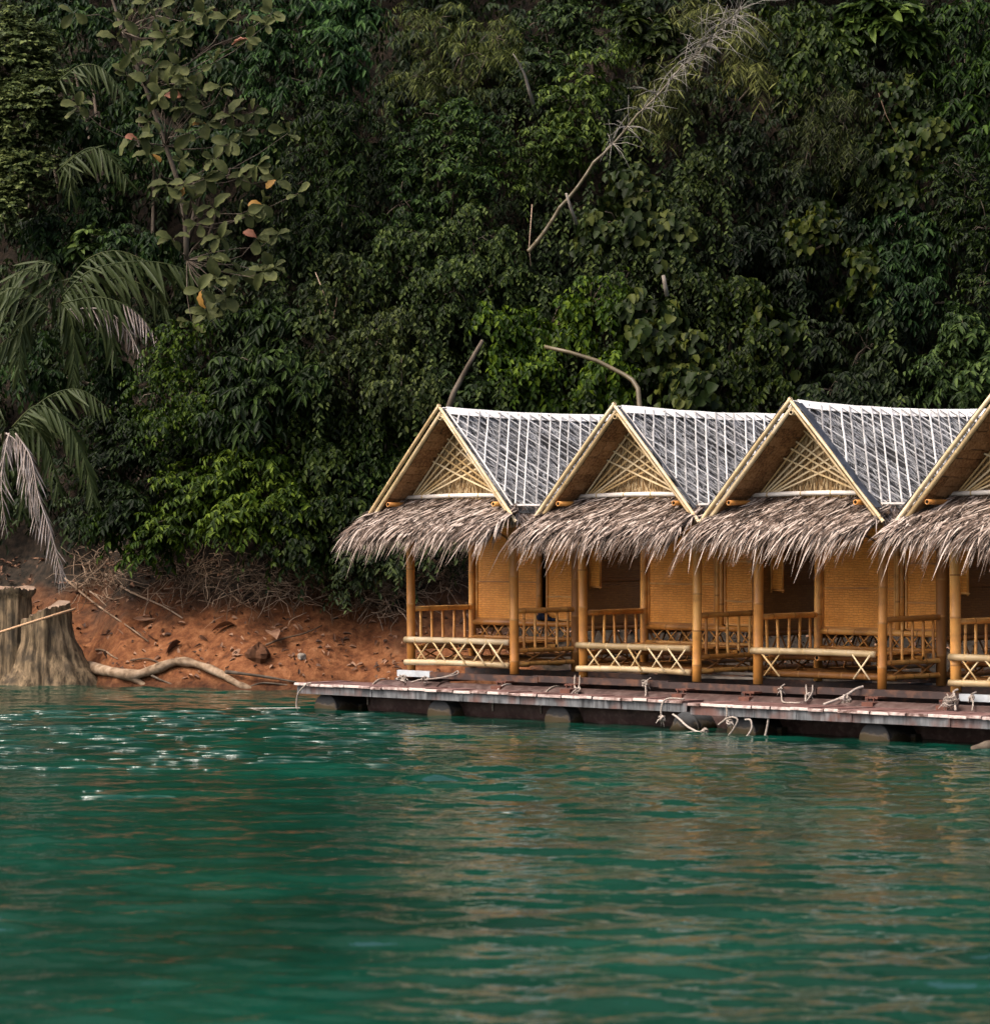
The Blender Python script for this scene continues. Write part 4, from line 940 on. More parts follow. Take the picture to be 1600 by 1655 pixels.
def tufts(rng, cen, rad, sp, tone=1.0):
    """leaf arrays for tufts of drooping sprays"""
    LL, LW, sl, nl, ns, droop, tr, sag, mat, simple = SP[sp]
    m = len(cen); up = np.array([0, 0, 1.0])
    C_ = np.repeat(cen, ns, 0); R_ = np.repeat(rad, ns)
    d = unit(rng.normal(0, 1, (m * ns, 3)) * np.array([1, 1, .6]) + np.array([0, -.45, .45]))
    O = C_ + d * (R_ * .35)[:, None]; Ls = sl * rng.uniform(.7, 1.3, m * ns) * (R_ / tr)
    K = nl; t = (np.linspace(.1, 1, K)[None, :] + rng.uniform(-.03, .03, (m * ns, K)))
    pos = O[:, None, :] + d[:, None, :] * (Ls[:, None] * t)[..., None] - up * (droop * Ls[:, None] * t * t)[..., None]
    tan = unit(d[:, None, :] - up * (2 * droop * t)[..., None])
    side = unit(np.cross(tan, up) + 1e-3); sgn = np.where(np.arange(K) % 2 == 0, 1.0, -1.0)[None, :, None]
    D = unit(tan * .6 + side * sgn * .8 - up * sag * rng.uniform(.6, 1.2, (m * ns, K, 1)) + rng.normal(0, .22, (m * ns, K, 3)))
    N_ = unit(up * .9 + d[:, None, :] * .6 + rng.normal(0, .3, (m * ns, K, 3)))
    q = m * ns * K; sc = tone * np.repeat(np.repeat(rng.uniform(.75, 1.25, m), ns), K)
    return leaf_arrays(pos.reshape(q, 3), D.reshape(q, 3), N_.reshape(q, 3), LL * rng.uniform(.65, 1.2, q) * sc, LW * rng.uniform(.75, 1.2, q) * sc, .18, .22, simple)
def clump_tufts(rng, clumps, sp, dens=1.0):
    cen, rad = [], []
    for (px, py, rx, ry, off) in clumps:
        Y = hill_Y(px, py, off); c = np.array(at(px, py, Y)); k = Y / FPX; Rx, Rz = rx * k, ry * k; Ry = .75 * (Rx + Rz) / 2
        n = max(5, int(15 * dens * Rx * Rz * (.28 / SP[sp][6]) ** 2 + 4))
        u = unit(rng.normal(0, 1, (n, 3))); u[:, 1] = -np.abs(u[:, 1]) * np.where(rng.random(n) < .85, 1, -1)
        rr = rng.uniform(.35, 1.0, n) ** .5
        cen.append(c + u * rr[:, None] * np.array([Rx, Ry, Rz])); rad.append(SP[sp][6] * rng.uniform(.75, 1.3, n))
    return np.concatenate(cen), np.concatenate(rad)
TRI = 0
def plant(name, label, cat, sp, clumps, group=None, dens=1.0, seed=0, stem=True):
    global TRI
    rng = np.random.default_rng(seed + 11); clumps = [c if len(c) == 5 else (c[0], c[1], c[2], c[2], c[3]) for c in clumps]
    if cat not in ('bush',): clumps = [(a, b, c, d, e + 1.2) for a, b, c, d, e in clumps]
    px, py = np.mean([c[0] for c in clumps]), max(c[1] + c[3] * .6 for c in clumps)
    base = at(px, py, hill_Y(px, py)); root = empty(name, base); tag(root, label, cat, group)
    cen, rad = clump_tufts(rng, clumps, sp, dens); V, F = tufts(rng, cen, rad, sp, rng.uniform(.78, 1.22)); V = V - np.array(base); TRI += 2 * len(F)
    link('crown' if 'tree' in name else 'foliage', np_mesh(name + '_leaves', V, F, M[SP[sp][8]]), root)
    if stem:
        mb = MB(); rn = random.Random(seed); b = Vector((0, .5, -.2))
        for c in clumps:
            e = at(c[0], c[1], hill_Y(c[0], c[1], c[4])) - base; r = .02 + .0006 * c[2]
            mid = (b + e) / 2 + Vector((rn.uniform(-.2, .2), .3, rn.uniform(-.1, .2))); mb.tube([b, mid, e], [r, r * .8, r * .3], 6)
        for i in rn.sample(range(len(cen)), min(len(cen), 40)):
            e = Vector(cen[i]) - base; c = min(clumps, key=lambda c: (at(c[0], c[1], hill_Y(c[0], c[1], c[4])) - base - e).length); s_ = at(c[0], c[1], hill_Y(c[0], c[1], c[4])) - base
            mb.tube([s_, (s_ + e) / 2 + Vector((0, 0, .1)), e], [.014, .01, .005], 4)
        mb.build('trunk' if 'tree' in name else 'stem', M['bark'], root, True)
    return root
PL = [
 ('small_leaved_tree', 'rounded tree of tiny pale olive leaves in the top left corner', 'tree', 'C', [(25, 85, 75, 60, 2.6), (65, 165, 50, 60, 2.7), (15, 200, 60, 70, 2.5), (45, 285, 45, 45, 2.3), (5, 340, 30, 40, 2.2)], 2.0),
 ('blue_green_tree', 'dark blue green tree with drooping leaves right of the large olive leaves, at the top', 'tree', 'A', [(470, 50, 60, 55, 1.6), (530, 90, 60, 60, 1.7), (560, 30, 50, 40, 1.4), (450, 120, 45, 40, 1.4)], 1.1),
 ('blue_green_tree', 'taller dark blue green tree standing below the topmost one, left of the dark gap', 'tree', 'A', [(540, 210, 60, 60, 1.6), (505, 300, 55, 65, 1.5), (560, 330, 50, 60, 1.5), (500, 390, 50, 45, 1.3), (570, 260, 40, 50, 1.4)], 1.1),
 ('feathery_bamboo', 'feathery olive bamboo at the top, left of the grey broken stem', 'bamboo', 'D', [(700, 45, 60, 45, 1.2), (750, 90, 60, 45, 1.3), (690, 130, 45, 40, 1.1), (800, 60, 45, 50, 1.1)], 1.0),
 ('dark_shrub', 'dome shaped dark shrub under the feathery olive bamboo', 'shrub', 'A2', [(725, 205, 60, 45, 1.3), (680, 250, 55, 50, 1.2), (775, 240, 50, 45, 1.3), (645, 330, 55, 55, 1.2), (735, 300, 55, 50, 1.2)], 1.1),
 ('leafy_creeper', 'curtain of hanging mid green creeper left of the diagonal bamboo', 'creeper', 'B', [(700, 385, 65, 55, 1.3), (765, 390, 55, 60, 1.3), (640, 440, 55, 55, 1.2), (815, 450, 55, 55, 1.2), (735, 470, 60, 55, 1.3)], 1.15),
 ('leafy_creeper', 'creeper covered slope above and left of the first hut roof', 'creeper', 'B', [(560, 470, 55, 55, 1.4), (605, 550, 65, 60, 1.5), (520, 550, 55, 60, 1.4), (650, 620, 55, 50, 1.5), (565, 630, 60, 55, 1.5), (680, 545, 40, 45, 1.3)], 1.1),
 ('leafy_creeper', 'bright creeper between the leaning dead trunk and the bent bamboo', 'creeper', 'B', [(800, 545, 55, 50, 1.3), (860, 600, 55, 45, 1.4), (890, 525, 55, 50, 1.3), (955, 490, 55, 55, 1.3), (975, 600, 55, 50, 1.3), (920, 645, 50, 35, 1.2)], 1.1),
 ('heart_leaved_vine', 'vine with big heart shaped leaves above the second hut roof', 'vine', 'E', [(1085, 560, 55, 55, 1.6), (1105, 625, 50, 40, 1.6), (1050, 510, 45, 40, 1.5)], 1.5),
 ('heart_leaved_vine', 'vine with heart shaped leaves right of the diagonal bamboo culm', 'vine', 'E', [(1035, 310, 45, 45, 1.5), (1000, 365, 45, 40, 1.4), (1070, 400, 50, 55, 1.4)], 1.2),
 ('leafy_creeper', 'dense creeper filling the slope right of the culm, below the heart leaves', 'creeper', 'B', [(1110, 450, 50, 60, 1.3), (1030, 440, 50, 50, 1.2), (1100, 340, 50, 55, 1.2), (1140, 280, 45, 50, 1.2)], 1.0),
 ('yellow_green_shrub', 'yellow green shrub under the upper left side of the diagonal culm', 'shrub', 'F', [(930, 175, 50, 50, 1.5), (900, 235, 50, 45, 1.4), (960, 120, 45, 40, 1.4), (1000, 60, 40, 40, 1.3), (870, 280, 45, 40, 1.2)], 1.0),
 ('dark_shrub', 'dark shrub at the top edge right of the grey broken stem', 'shrub', 'A2', [(880, 35, 55, 45, 1.2), (950, 40, 50, 40, 1.2), (870, 120, 40, 50, 1.1)], 1.0),
 ('broad_leaved_shrub', 'broad leaved shrub at the top beside the dry twigs of the culm', 'shrub', 'G', [(1040, 35, 40, 30, 1.8), (1075, 70, 35, 30, 1.7)], 1.6),
 ('feathery_bamboo', 'bright feathery bamboo around the dry top of the diagonal culm', 'bamboo', 'D', [(1150, 45, 65, 40, 1.7), (1215, 75, 45, 45, 1.7), (1235, 115, 40, 35, 1.6), (1100, 130, 45, 45, 1.5), (1060, 180, 40, 40, 1.4)], 1.2),
 ('feathery_bamboo', 'feathery bamboo sweeping down right of the pale vine, upper right', 'bamboo', 'D', [(1320, 165, 50, 55, 1.5), (1365, 200, 45, 50, 1.5), (1310, 240, 50, 45, 1.3), (1380, 265, 35, 40, 1.4)], 1.0),
 ('small_leaved_vine', 'small leaved vine hanging between the two bright bamboos at upper right', 'vine', 'B', [(1290, 60, 45, 60, 1.6), (1305, 130, 35, 40, 1.6), (1330, 90, 30, 45, 1.5)], 1.2),
 ('broad_leaved_shrub', 'glossy broad leaved shrub at the top right', 'shrub', 'G', [(1425, 35, 50, 35, 1.9), (1480, 50, 40, 35, 1.8), (1385, 45, 35, 35, 1.7)], 1.5),
 ('heart_leaved_vine', 'dim vine of round leaves trailing below the broad leaved shrub', 'vine', 'E', [(1440, 170, 45, 50, 1.3), (1495, 240, 45, 55, 1.3), (1420, 260, 40, 45, 1.2), (1440, 290, 40, 35, 1.2)], 1.2),
 ('dark_tree', 'dark tree filling the upper right corner', 'tree', 'A', [(1560, 60, 60, 60, 1.2), (1590, 140, 45, 60, 1.2), (1540, 160, 50, 50, 1.1), (1590, 220, 50, 50, 1.2)], .9),
 ('grey_green_tree', 'grey green tree leaning in at the right edge', 'tree', 'A2', [(1560, 290, 50, 45, 1.7), (1595, 370, 45, 55, 1.8), (1545, 330, 35, 35, 1.6), (1590, 460, 40, 50, 1.6)], 1.2),
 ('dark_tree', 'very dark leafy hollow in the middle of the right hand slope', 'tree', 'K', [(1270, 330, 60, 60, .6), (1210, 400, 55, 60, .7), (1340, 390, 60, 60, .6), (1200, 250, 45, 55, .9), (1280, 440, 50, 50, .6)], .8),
 ('leafy_creeper', 'creeper hanging above the third hut roof', 'creeper', 'B', [(1190, 500, 45, 50, 1.1), (1210, 580, 50, 50, 1.2), (1250, 640, 50, 35, 1.1), (1160, 640, 40, 40, 1.2)], 1.0),
 ('heart_leaved_vine', 'vine of yellowing round leaves dangling in the dark right hand hollow', 'vine', 'E', [(1385, 440, 25, 60, 1.3), (1310, 360, 35, 35, 1.2), (1240, 540, 35, 45, 1.2)], 1.1),
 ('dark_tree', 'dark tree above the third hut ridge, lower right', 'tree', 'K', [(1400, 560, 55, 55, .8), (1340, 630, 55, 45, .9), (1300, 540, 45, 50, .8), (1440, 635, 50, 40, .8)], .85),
 ('blue_green_tree', 'blue green branches reaching out of the dark right hand hollow', 'tree', 'A', [(1480, 420, 45, 50, 1.4), (1445, 380, 40, 45, 1.3), (1510, 490, 45, 50, 1.3), (1430, 480, 40, 45, 1.2)], 1.0),
 ('grey_green_shrub', 'grey green shrub low at the right edge above the fourth hut', 'shrub', 'F', [(1555, 555, 45, 50, 1.5), (1590, 625, 40, 45, 1.6), (1525, 610, 35, 40, 1.4)], 1.0),
 ('overhanging_bush', 'fresh green bush bulging out over the bank in the middle of the left side', 'bush', 'F', [(330, 785, 75, 50, 2.2), (400, 765, 60, 45, 2.1), (440, 815, 55, 45, 2.1), (380, 845, 60, 40, 2.1), (300, 850, 45, 35, 2.0)], 1.4),
 ('overhanging_bush', 'darker leafy bush left of the fresh green one, behind the drooping palm fronds', 'bush', 'A2', [(250, 715, 65, 50, 1.8), (195, 765, 50, 55, 1.8), (215, 825, 50, 40, 1.9), (165, 700, 40, 45, 1.6)], 1.2),
 ('overhanging_bush', 'low drooping bush over the dry twigs near the small twig tangle', 'bush', 'F', [(240, 880, 35, 25, 1.9), (190, 860, 40, 30, 1.8)], 1.2),
 ('overhanging_bush', 'leafy bush beside the left tip of the first hut awning', 'bush', 'B', [(470, 700, 60, 50, 1.8), (525, 755, 55, 50, 1.9), (560, 690, 50, 50, 1.7), (500, 830, 55, 45, 2.0), (560, 810, 45, 40, 1.9), (470, 880, 45, 30, 1.9)], 1.2),
 ('overhanging_bush', 'leafy mass just behind the left slope of the first hut roof', 'bush', 'B', [(625, 715, 50, 50, 1.7), (590, 780, 45, 45, 1.8), (670, 680, 45, 40, 1.5), (650, 780, 45, 45, 1.6)], 1.15),
 ('hanging_sprig', 'bush hanging down the red bank under the left side of the awning', 'bush', 'A2', [(590, 870, 45, 30, 1.9), (640, 895, 45, 30, 1.8), (565, 925, 22, 42, 1.7), (690, 875, 35, 22, 1.6), (735, 880, 22, 18, 1.2)], 1.3),
 ('leafy_creeper', 'creeper with rounded leaves below the dead palm tips', 'creeper', 'B', [(285, 570, 50, 50, 1.7), (255, 635, 55, 50, 1.7), (320, 640, 55, 50, 1.7), (290, 690, 50, 40, 1.7)], 1.2),
 ('dark_tree', 'dark drooping tree between the big olive leaves and the first hut roof', 'tree', 'A', [(415, 590, 60, 55, 1.5), (390, 660, 55, 50, 1.6), (465, 625, 50, 50, 1.5), (440, 530, 50, 50, 1.3), (390, 540, 45, 45, 1.3)], 1.0),
 ('dark_shrub', 'shrub showing above the first hut ridge behind the dead trunk', 'shrub', 'A2', [(760, 640, 50, 40, .9), (840, 655, 45, 30, 1.0), (700, 620, 35, 45, 1.0)], 1.0),
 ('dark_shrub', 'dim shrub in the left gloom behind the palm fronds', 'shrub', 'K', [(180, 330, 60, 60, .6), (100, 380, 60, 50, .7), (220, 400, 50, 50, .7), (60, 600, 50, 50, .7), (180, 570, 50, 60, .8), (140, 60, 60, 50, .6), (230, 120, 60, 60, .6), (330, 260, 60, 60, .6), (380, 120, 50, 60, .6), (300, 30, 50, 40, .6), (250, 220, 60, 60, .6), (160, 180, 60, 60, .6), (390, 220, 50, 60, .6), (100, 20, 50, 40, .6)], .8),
 ('bright_sapling', 'bright green sapling leaves above the long arching palm frond', 'sapling', 'G', [(148, 395, 28, 24, 1.9)], 2.0),
]
for i, (nm, lab, cat, sp, cl, dn) in enumerate(PL): plant(nm, lab, cat, sp, cl, None, dn * 1.15, seed=i * 3 + 1)

# the slope itself, clothed in undergrowth nobody could count
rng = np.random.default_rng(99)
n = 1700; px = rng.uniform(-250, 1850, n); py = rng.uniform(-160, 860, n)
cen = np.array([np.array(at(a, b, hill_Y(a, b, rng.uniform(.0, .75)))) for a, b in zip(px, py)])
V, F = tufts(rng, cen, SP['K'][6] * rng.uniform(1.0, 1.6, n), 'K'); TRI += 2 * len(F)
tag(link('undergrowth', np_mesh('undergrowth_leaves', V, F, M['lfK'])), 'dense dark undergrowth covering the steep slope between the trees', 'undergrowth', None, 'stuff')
# hanging vine strings
rng = np.random.default_rng(12); strings = []
def vine_strings():
    P, D, N_, L, Wd = [], [], [], [], []
    for k in range(260):
        px = rng.uniform(430, 1180) if k < 225 else rng.uniform(1150, 1600); py = rng.uniform(150, 640); ln = rng.uniform(.5, 1.6); Y = hill_Y(px, py, rng.uniform(2.3, 3.3)); o = np.array(at(px, py, Y)); m = int(ln / .05)
        t = np.arange(m) * .05; ph = rng.uniform(0, 6); x = .05 * np.sin(t * 5 + ph)
        p = o + np.stack([x, -.08 * t + .03 * np.cos(t * 6 + ph), -t], 1); sg = np.where(np.arange(m) % 2 == 0, 1, -1)
        P.append(p); D.append(np.stack([sg * .7 + rng.normal(0, .3, m), rng.normal(-.3, .3, m), -.8 + rng.normal(0, .2, m)], 1)); N_.append(np.stack([rng.normal(0, .3, m), np.full(m, -.8), np.full(m, .8)], 1)); L.append(rng.uniform(.07, .13, m)); Wd.append(rng.uniform(.04, .07, m))
    P, D, N_ = np.concatenate(P), unit(np.concatenate(D)), unit(np.concatenate(N_)); return leaf_arrays(P, D, N_, np.concatenate(L), np.concatenate(Wd))
V, F = vine_strings(); TRI += 2 * len(F)
tag(link('hanging_vines', np_mesh('hanging_vines', V, F, M['lfB'])), 'thin leafy vine strings hanging all over the slope', 'vines', None, 'stuff')
print('foliage triangles', TRI)

def round_leaf(name, L, Wd, mat, curl, seed):
    rn = random.Random(seed); mb = MB(); vs_ = []; prof = [.06, .34, .68, .94, 1.0, .84, .42]; nx = len(prof) - 1
    for i, pw in enumerate(prof):
        t = i / nx; w = Wd * pw * .5; wav = .025 * L * (1 if i % 2 else -1)
        for k in (-1, -.5, 0, .5, 1): vs_.append((L * t * (1 - .05 * abs(k) * (i == nx)), k * w, -curl * L * t * t + abs(k) * w * .35 + (wav * abs(k)) + rn.uniform(-.01, .01) * L))
    mb.add(vs_, [(i * 5 + k, (i + 1) * 5 + k, (i + 1) * 5 + k + 1, i * 5 + k + 1) for i in range(nx) for k in range(4)]); return mb.mesh(name, mat, True)
# ---- the large-leaved tree, leaf by leaf
def teak():
    Yt = hill_Y(300, 330, 4.2); base = at(300, 420, Yt); root = empty('large_leaved_tree', base)
    tag(root, 'sparse tree with large round olive leaves, some turned orange and red, upper left', 'tree')
    rn = random.Random(21)
    tp = [(165, -60), (182, 0), (198, 50), (235, 140), (268, 235), (290, 300), (300, 360), (302, 420)]
    T = [at(x, y, Yt + .25) - base for x, y in tp]
    mb = MB(); mb.tube(T, [.016, .022, .028, .034, .038, .042, .046, .05], 8); mb.build('trunk', M['bark'], root, True)
    meshes = {k: [round_leaf('large_leaf', .34, .22, M[k], c, 30 + i) for i, c in enumerate((.15, .45, -.1, .3))] for k in ('teak', 'teakyellow', 'teakred')}
    ros = [(190, 60, 4), (205, 120, 4), (250, 150, 4), (300, 130, 5), (345, 100, 4), (375, 230, 4), (330, 290, 5), (395, 285, 4), (445, 290, 4), (270, 300, 4), (300, 300, 4), (385, 440, 5), (340, 415, 5), (365, 480, 5), (320, 360, 4), (450, 380, 4), (200, 30, 4), (300, 35, 4), (370, 30, 4), (425, 440, 4), (245, 250, 4), (410, 180, 4),(120, 20, 3), (235, 8, 3), (270, 60, 5), (215, 85, 3), (330, 22, 4), (400, 62, 6), (290, 105, 5), (290, 60, 4), (225, 78, 4), (255, 108, 4), (280, 140, 6), (265, 155, 4), (240, 195, 4), (222, 225, 5), (300, 172, 4), (335, 200, 5), (372, 185, 6), (395, 215, 5), (345, 255, 5), (292, 258, 5), (418, 268, 5), (465, 215, 3), (310, 325, 5), (345, 335, 4), (425, 330, 6), (482, 312, 3), (355, 385, 5), (352, 450, 7), (440, 432, 6), (125, 170, 5), (415, 385, 4), (280, 385, 4), (440, 20, 5), (260, 12, 3), (335, 505, 7), (310, 520, 5), (320, 20, 4), (430, 40, 3), (395, 345, 4), (250, 30, 3), (305, 215, 4), (320, 140, 4), (360, 140, 3), (325, 470, 5)]
    mb = MB()
    for k, (px, py, nl) in enumerate(ros):
        c = at(px, py, Yt - rn.uniform(-.1, .45)) - base
        j = min(range(len(T)), key=lambda i: (T[i] - c).length + (.8 if T[i].z > c.z else 0)); s_ = T[j]
        mid = (s_ + c) / 2 + Vector((rn.uniform(-.1, .1), rn.uniform(-.1, .1), rn.uniform(-.2, .15)))
        mid2 = (mid + c) / 2 + Vector((rn.uniform(-.08, .08), rn.uniform(-.08, .08), rn.uniform(-.12, .03))); mb.tube([s_, (s_ + mid) / 2 + Vector((0, 0, rn.uniform(-.08, .08))), mid, mid2, c], [.013, .011, .009, .007, .005], 5)
        a0 = rn.uniform(0, 6)
        for i in range(nl):
            kk = rn.random(); key = 'teak' if kk > .05 else ('teakyellow' if kk > .022 else 'teakred')
            o = link('leaf', rn.choice(meshes[key]), root); o.location = c + Vector((rn.uniform(-.03, .03), rn.uniform(-.05, .05), rn.uniform(-.03, .03)))
            if key == 'teakyellow': o['label'] = 'orange yellow leaf'
            if key == 'teakred': o['label'] = 'reddened leaf'
            a = a0 + i * 2 * PI / nl + rn.uniform(-.6, .6)
            dirv = Vector((math.cos(a), -.35 + rn.uniform(-.3, .3), math.sin(a) * .75 - .15)).normalized()
            n = Vector((rn.uniform(-.7, .7), -.8 + rn.uniform(-.3, .5), .75 + rn.uniform(-.6, .4))); n = (n - dirv * n.dot(dirv)).normalized(); y = n.cross(dirv)
            R = Matrix((dirv, y, n)).transposed(); o.rotation_euler = R.to_euler(); q = rn.uniform(.55, 1.0); o.scale = (q, q * rn.uniform(.8, 1.1), q * rn.uniform(.6, 1.9))
    mb.build('branches', M['bark'], root, True)
teak()

# ---- palms with drooping fronds
def palm(label, bpx, bpy_, fr, seed):
    rn = random.Random(seed); Yb = hill_Y(bpx, bpy_, .4); base = at(bpx, bpy_, Yb); root = empty('palm', base); tag(root, label, 'palm', 'palms on the left of the slope')
    mb = MB(); mb.tube([Vector((0, .2, -1.2)), Vector((.03, -.4, -.5)), Vector((0, -1.2, -.05))], [.09, .085, .06], 8); mb.build('trunk', M['bark'], root, True)
    lm = {}
    for key in ('frond', 'fronddead'):
        lm[key] = []
        for v in range(3):
            m2 = MB(); L = .74; vs_ = []
            for i in range(6):
                t = i / 5; w = .075 * (math.sin(PI * min(1, .12 + t * .86)) ** .7) * .5 + .001
                c = Vector((L * t, 0, -.25 * (v + .6) * .5 * L * t * t)); vs_ += [c + Vector((0, w, w * .5)), c, c + Vector((0, -w, w * .5))]
            m2.add(vs_, [(i * 3 + k, (i + 1) * 3 + k, (i + 1) * 3 + k + 1, i * 3 + k + 1) for i in range(5) for k in (0, 1)]); lm[key].append(m2.mesh('palm_leaflet', M[key], True))
    for path, off, dead, nl, sc, *hang in fr:
        nl = int(nl * 1.5); off += 2.2
        hang = hang[0] if hang else .9
        P = [at(x, y, hill_Y(x, y, 0) * 0 + Yb - off - .12 * i) - base for i, (x, y) in enumerate(path)]
        if rn.random() < 2: P = [Vector((P[0].x * .6, .0, P[0].z * .8))] * 0 + P
        out = []
        for i in range(len(P) - 1):
            p0, p1, p2, p3 = P[max(i - 1, 0)], P[i], P[i + 1], P[min(i + 2, len(P) - 1)]
            for k in range(6):
                t = k / 6; out.append(.5 * ((2 * p1) + (p2 - p0) * t + (2 * p0 - 5 * p1 + 4 * p2 - p3) * t * t + (3 * p1 - p0 - 3 * p2 + p3) * t ** 3))
        out.append(P[-1]); m2 = MB(); m2.tube(out, [.016 * (1 - .8 * i / len(out)) for i in range(len(out))], 5)
        f = m2.build('frond', M['fronddead' if dead == 1 else 'frond'], root, True)
        if dead == 1: f['label'] = 'dead whitish frond'
        for i in range(nl):
            t = (i + .5) / nl; q = t * (len(out) - 1); j = min(int(q), len(out) - 2); p = out[j].lerp(out[j + 1], q - j); tan = (out[j + 1] - out[j]).normalized()
            for sg in (1, -1):
                side = tan.cross(Vector((0, -.5, 1))).normalized() * sg
                d = (tan * rn.uniform(.45, .8) + side * rn.uniform(.3, .6) + Vector((rn.uniform(-.12, .12), rn.uniform(-.1, .1), -hang * rn.uniform(.35, 1.5)))).normalized()
                if rn.random() < .1: continue
                key = 'fronddead' if dead == 1 or (dead == 2 and t > .55) else 'frond'
                o = link('leaflet', rn.choice(lm[key]), f); n = Vector((rn.uniform(-.5, .5), -.7, .6)); n = (n - d * n.dot(d)).normalized(); R = Matrix((d, n.cross(d), n)).transposed()
                o.location = p; o.rotation_euler = R.to_euler(); s_ = sc * rn.uniform(.75, 1.15) * (1 - .45 * max(0, t - .6) / .4) * (.7 + .3 * min(1, t / .2)); o.scale = (s_, s_ * (.45 if key == 'fronddead' else .9), s_)
palm('palm with a long frond arching right, beneath the large olive leaves', 90, 470, [
    ([(100, 480), (150, 435), (240, 422), (318, 445), (372, 505)], 2.2, 0, 24, 1.0), ([(100, 490), (160, 480), (215, 500), (255, 545)], 2.4, 2, 16, .75, 1.0), ([(110, 500), (165, 500), (205, 530), (232, 590)], 2.3, 1, 13, .6, .9),
    ([(90, 480), (60, 440), (30, 440), (-10, 480)], 2.0, 0, 14, .95), ([(100, 470), (90, 430), (60, 425), (75, 470)], 1.7, 0, 12, .8), ([(80, 500), (40, 470), (10, 470), (-40, 510)], 2.4, 0, 14, .95), ([(60, 540), (30, 540), (0, 560), (-20, 620)], 2.0, 0, 12, .9), ([(110, 480), (180, 450), (230, 460), (270, 500)], 1.8, 0, 14, .9), ([(100, 490), (130, 470), (165, 500), (185, 570)], 2.0, 0, 14, .95, 1.1), ([(95, 490), (110, 500), (120, 550), (118, 620)], 1.9, 0, 13, .95, 1.2), ([(80, 480), (50, 490), (35, 540), (30, 600)], 2.1, 0, 13, .95, 1.1), ([(100, 470), (140, 420), (190, 405), (245, 425)], 1.6, 0, 14, .85)], 2)
palm('low palm at the left edge with whitish dead fronds hanging over the stump', 20, 700, [
    ([(20, 690), (60, 655), (105, 680), (135, 740), (150, 800)], 2.6, 0, 20, .85), ([(25, 700), (50, 740), (62, 800), (85, 870), (100, 935)], 2.9, 1, 22, .75, 1.2), ([(10, 700), (30, 720), (45, 780), (60, 850)], 2.7, 1, 16, .7, 1.2),
    ([(10, 690), (-10, 660), (-40, 680), (-60, 740)], 2.4, 0, 12, .85), ([(20, 690), (80, 640), (130, 630), (175, 660)], 1.9, 0, 16, .75), ([(10, 710), (0, 760), (5, 820)], 2.6, 0, 12, .85, 1.2), ([(15, 700), (10, 720), (2, 780), (8, 850)], 2.8, 1, 10, .6, 1.2), ([(20, 690), (45, 680), (75, 720), (95, 790)], 2.4, 0, 15, .85, 1.1), ([(15, 695), (30, 700), (40, 760), (38, 830)], 2.3, 0, 13, .85, 1.2), ([(25, 690), (70, 670), (120, 700), (140, 770)], 2.2, 0, 15, .8, 1.0)], 3)
palm('small palm with two short fronds behind the tiny leaved tree', 100, 260, [
    ([(95, 130), (130, 105), (165, 110), (200, 150)], 1.7, 0, 13, .75), ([(100, 270), (140, 240), (170, 245), (205, 290)], 1.7, 0, 13, .8), ([(90, 280), (120, 250), (110, 270), (120, 330)], 1.5, 0, 10, .7)], 4)

# ---- bamboo culms, dead trunks and poles on the slope
def culm():
    pts = [(855, 405), (905, 335), (960, 262), (1030, 185), (1100, 108), (1150, 60), (1195, 15)]
    Y = hill_Y(960, 300, 3.6); base = at(855, 405, Y); root = empty('bamboo_culm', base); tag(root, 'long diagonal bamboo culm with whitish dry twigs at its upper end', 'bamboo')
    P = [at(x, y, Y - .15 * i) - base for i, (x, y) in enumerate(pts)]; rn = random.Random(8)
    mb = MB(); nodes = []; rr = []
    for i in range(6):
        for k in range(4):
            t = k / 4; p = P[i].lerp(P[i + 1], t) + Vector((0, 0, -.05 * math.sin(PI * t))); q = .04 * (1 - (i + t) / 6.6)
            dn = (P[i + 1] - P[i]).normalized() * .02; nodes += [p - dn, p, p + dn]; rr += [q, q * 1.16, q]
    mb.tube(nodes, rr, 8); mb.build('stem', M['culm'], root, True)
    mb = MB()
    nd = [1 - (k / 12) ** 1.2 * .6 for k in range(13)]
    for k in range(230):
        t = min(1, rn.choice(nd) + rn.uniform(-.008, .008)) if True else 1 - rn.random() ** 1.1 * .62; q = t * 6; j = min(int(q), 5); p = P[j].lerp(P[j + 1], q - j); d0 = (P[j + 1] - P[j]).normalized()
        d = (d0 * rn.uniform(-.2, .9) + Vector((rn.gauss(0, .9), rn.gauss(-.4, .6), rn.gauss(-.15, .8)))).normalized(); L = rn.uniform(.15, 1.0) ** 1.3 * (1 if t > .75 else .7)
        e = p + d * L + Vector((0, 0, -.12 * L)); mb.tube([p, p + d * L * .5 + Vector((0, 0, .02)), e], [.006, .0045, .002], 4)
    mb.build('dry_twigs', M['paletwig'], root, True)
culm()
def pole(name, label, pts, r0, r1, off, mat, cat):
    Y = hill_Y(*pts[0], off + 1.6); base = at(*pts[0], Y); P = [at(x, y, Y - .1 * i) for i, (x, y) in enumerate(pts)]
    mb = MB(); n = len(P); mb.tube(P, [r0 + (r1 - r0) * i / (n - 1) for i in range(n)], 8); o = mb.build(name, mat, None, True); tag(o, label, cat); return o
pole('bent_bamboo', 'snapped bamboo bending down behind the second hut gable', [(880, 560), (920, 569), (965, 583), (1008, 605), (1022, 614), (1031, 628), (1034, 660), (1033, 690)], .03, .05, 2.0, M['culm'], 'bamboo')
pole('dead_trunk', 'dead trunk leaning up from behind the first hut ridge', [(715, 690), (733, 635), (757, 590), (780, 550)], .055, .03, 1.7, M['bark'], 'trunk')
pole('broken_stem', 'grey broken stem with a split tip high on the slope', [(862, 168), (855, 145), (848, 120), (838, 100), (829, 86)], .035, .008, 2.6, M['deadwood'], 'stem')
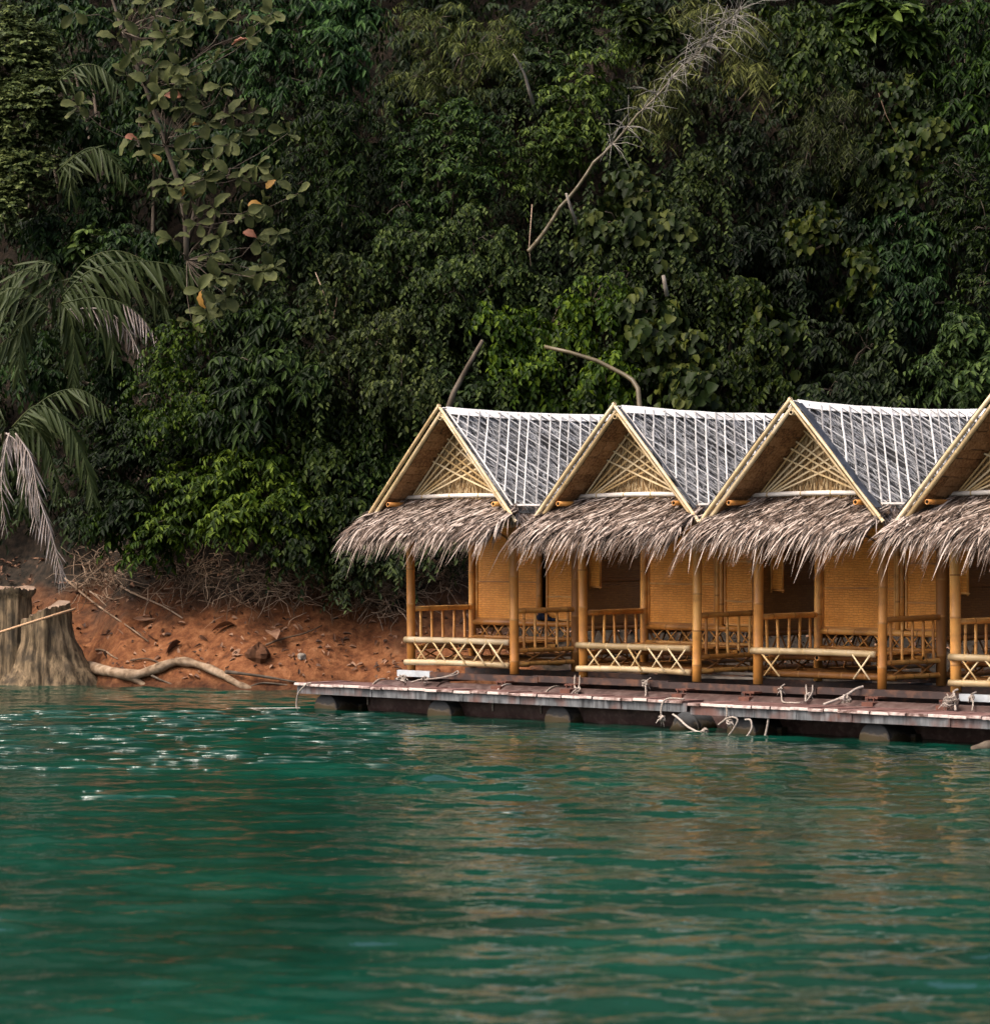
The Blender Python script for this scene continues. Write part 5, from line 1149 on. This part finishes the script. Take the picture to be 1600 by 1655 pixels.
pole('broken_stem', 'short whitish broken stub above the second hut roof', [(1078, 478), (1072, 445)], .04, .03, 2.0, M['deadwood'], 'stem')
pole('broken_stem', 'short pale stick beside the lower half of the diagonal culm', [(932, 362), (922, 335), (915, 312)], .03, .02, 2.4, M['deadwood'], 'stem')
LI = [((510, 440), (530, 490), (520, 520), (490, 540)), ((1420, 150), (1432, 185), (1455, 230)), ((860, 330), (855, 400), (858, 430)), ((545, 480), (538, 520), (512, 545))]
LIL = ['curled bare liana under the large olive leaves', 'pale twisting liana in the upper right', 'thin liana by the foot of the diagonal culm', 'thin liana in the creeper left of the first hut roof']
for k, (p, l) in enumerate(zip(LI, LIL)): pole('liana', l, p, .009, .005, 1.4, M['twig'], 'liana')['group'] = 'bare lianas'

# ---- dry twig tangles and litter on the bank
def tangle(label, cx, cy, rx, ry, n, seed, off=.5, L=(.3, .9)):
    rn = random.Random(seed); mb = MB()
    for k in range(n):
        px, py = cx + rn.gauss(0, .5) * rx, cy + rn.gauss(0, .5) * ry; p = at(px, py, hill_Y(px, py, off + rn.uniform(-.2, .3))); d = Vector((rn.gauss(0, .8), rn.gauss(-.2, .4), rn.gauss(.0, .6))).normalized(); l = rn.uniform(*L); r = rn.uniform(.004, .011); pts = [p]
        for i in range(4):
            d = (d + Vector((rn.gauss(0, .35), rn.gauss(0, .25), rn.gauss(-.12, .3)))).normalized(); pts.append(pts[-1] + d * l / 4)
        mb.tube(pts, [r, r * .9, r * .75, r * .6, r * .35], 4)
    o = mb.build('dry_twigs', M['twig'], None, True); tag(o, label, 'twigs', 'tangles of dry twigs on the bank')
tangle('round tangle of dry twigs right of the hanging dead fronds', 165, 925, 45, 35, 140, 1)
tangle('dry twigs hanging over the dark middle of the bank', 330, 930, 110, 40, 200, 2)
tangle('dry twigs and roots above the orange soil, centre of the bank', 470, 935, 85, 42, 280, 3)
tangle('bleached tangle of twigs left of the first hut post', 620, 945, 50, 45, 300, 4)
tangle('dry twigs seen through the first hut porch', 720, 920, 36, 30, 90, 5)
n = 2600; rng = np.random.default_rng(55); px = rng.uniform(-150, 1700, n); py = 905 + 200 * rng.random(n) ** 1.9
P = np.array([np.array(at(a, b, hill_Y(a, b, .06))) for a, b in zip(px, py)])
D = unit(np.stack([rng.normal(0, 1, n), rng.normal(0, .5, n), rng.normal(0, .5, n)], 1)); N_ = unit(np.stack([rng.normal(0, .4, n), np.full(n, -.6), np.ones(n)], 1))
V, F = leaf_arrays(P, D, N_, rng.uniform(.04, .16, n), rng.uniform(.02, .08, n), .4, .4)
tag(link('leaf_litter', np_mesh('leaf_litter', V, F, M['litter'])), 'scattered brown leaf litter on the bank', 'leaf litter', None, 'stuff')
# black driftwood at the right edge
tubes_px('driftwood', 'black piece of driftwood on the water at the right edge below the walkway', 'driftwood', [([(1572, 1214), (1585, 1208), (1600, 1206), (1630, 1210)], .05, .07, 42.3)], M['bark'])
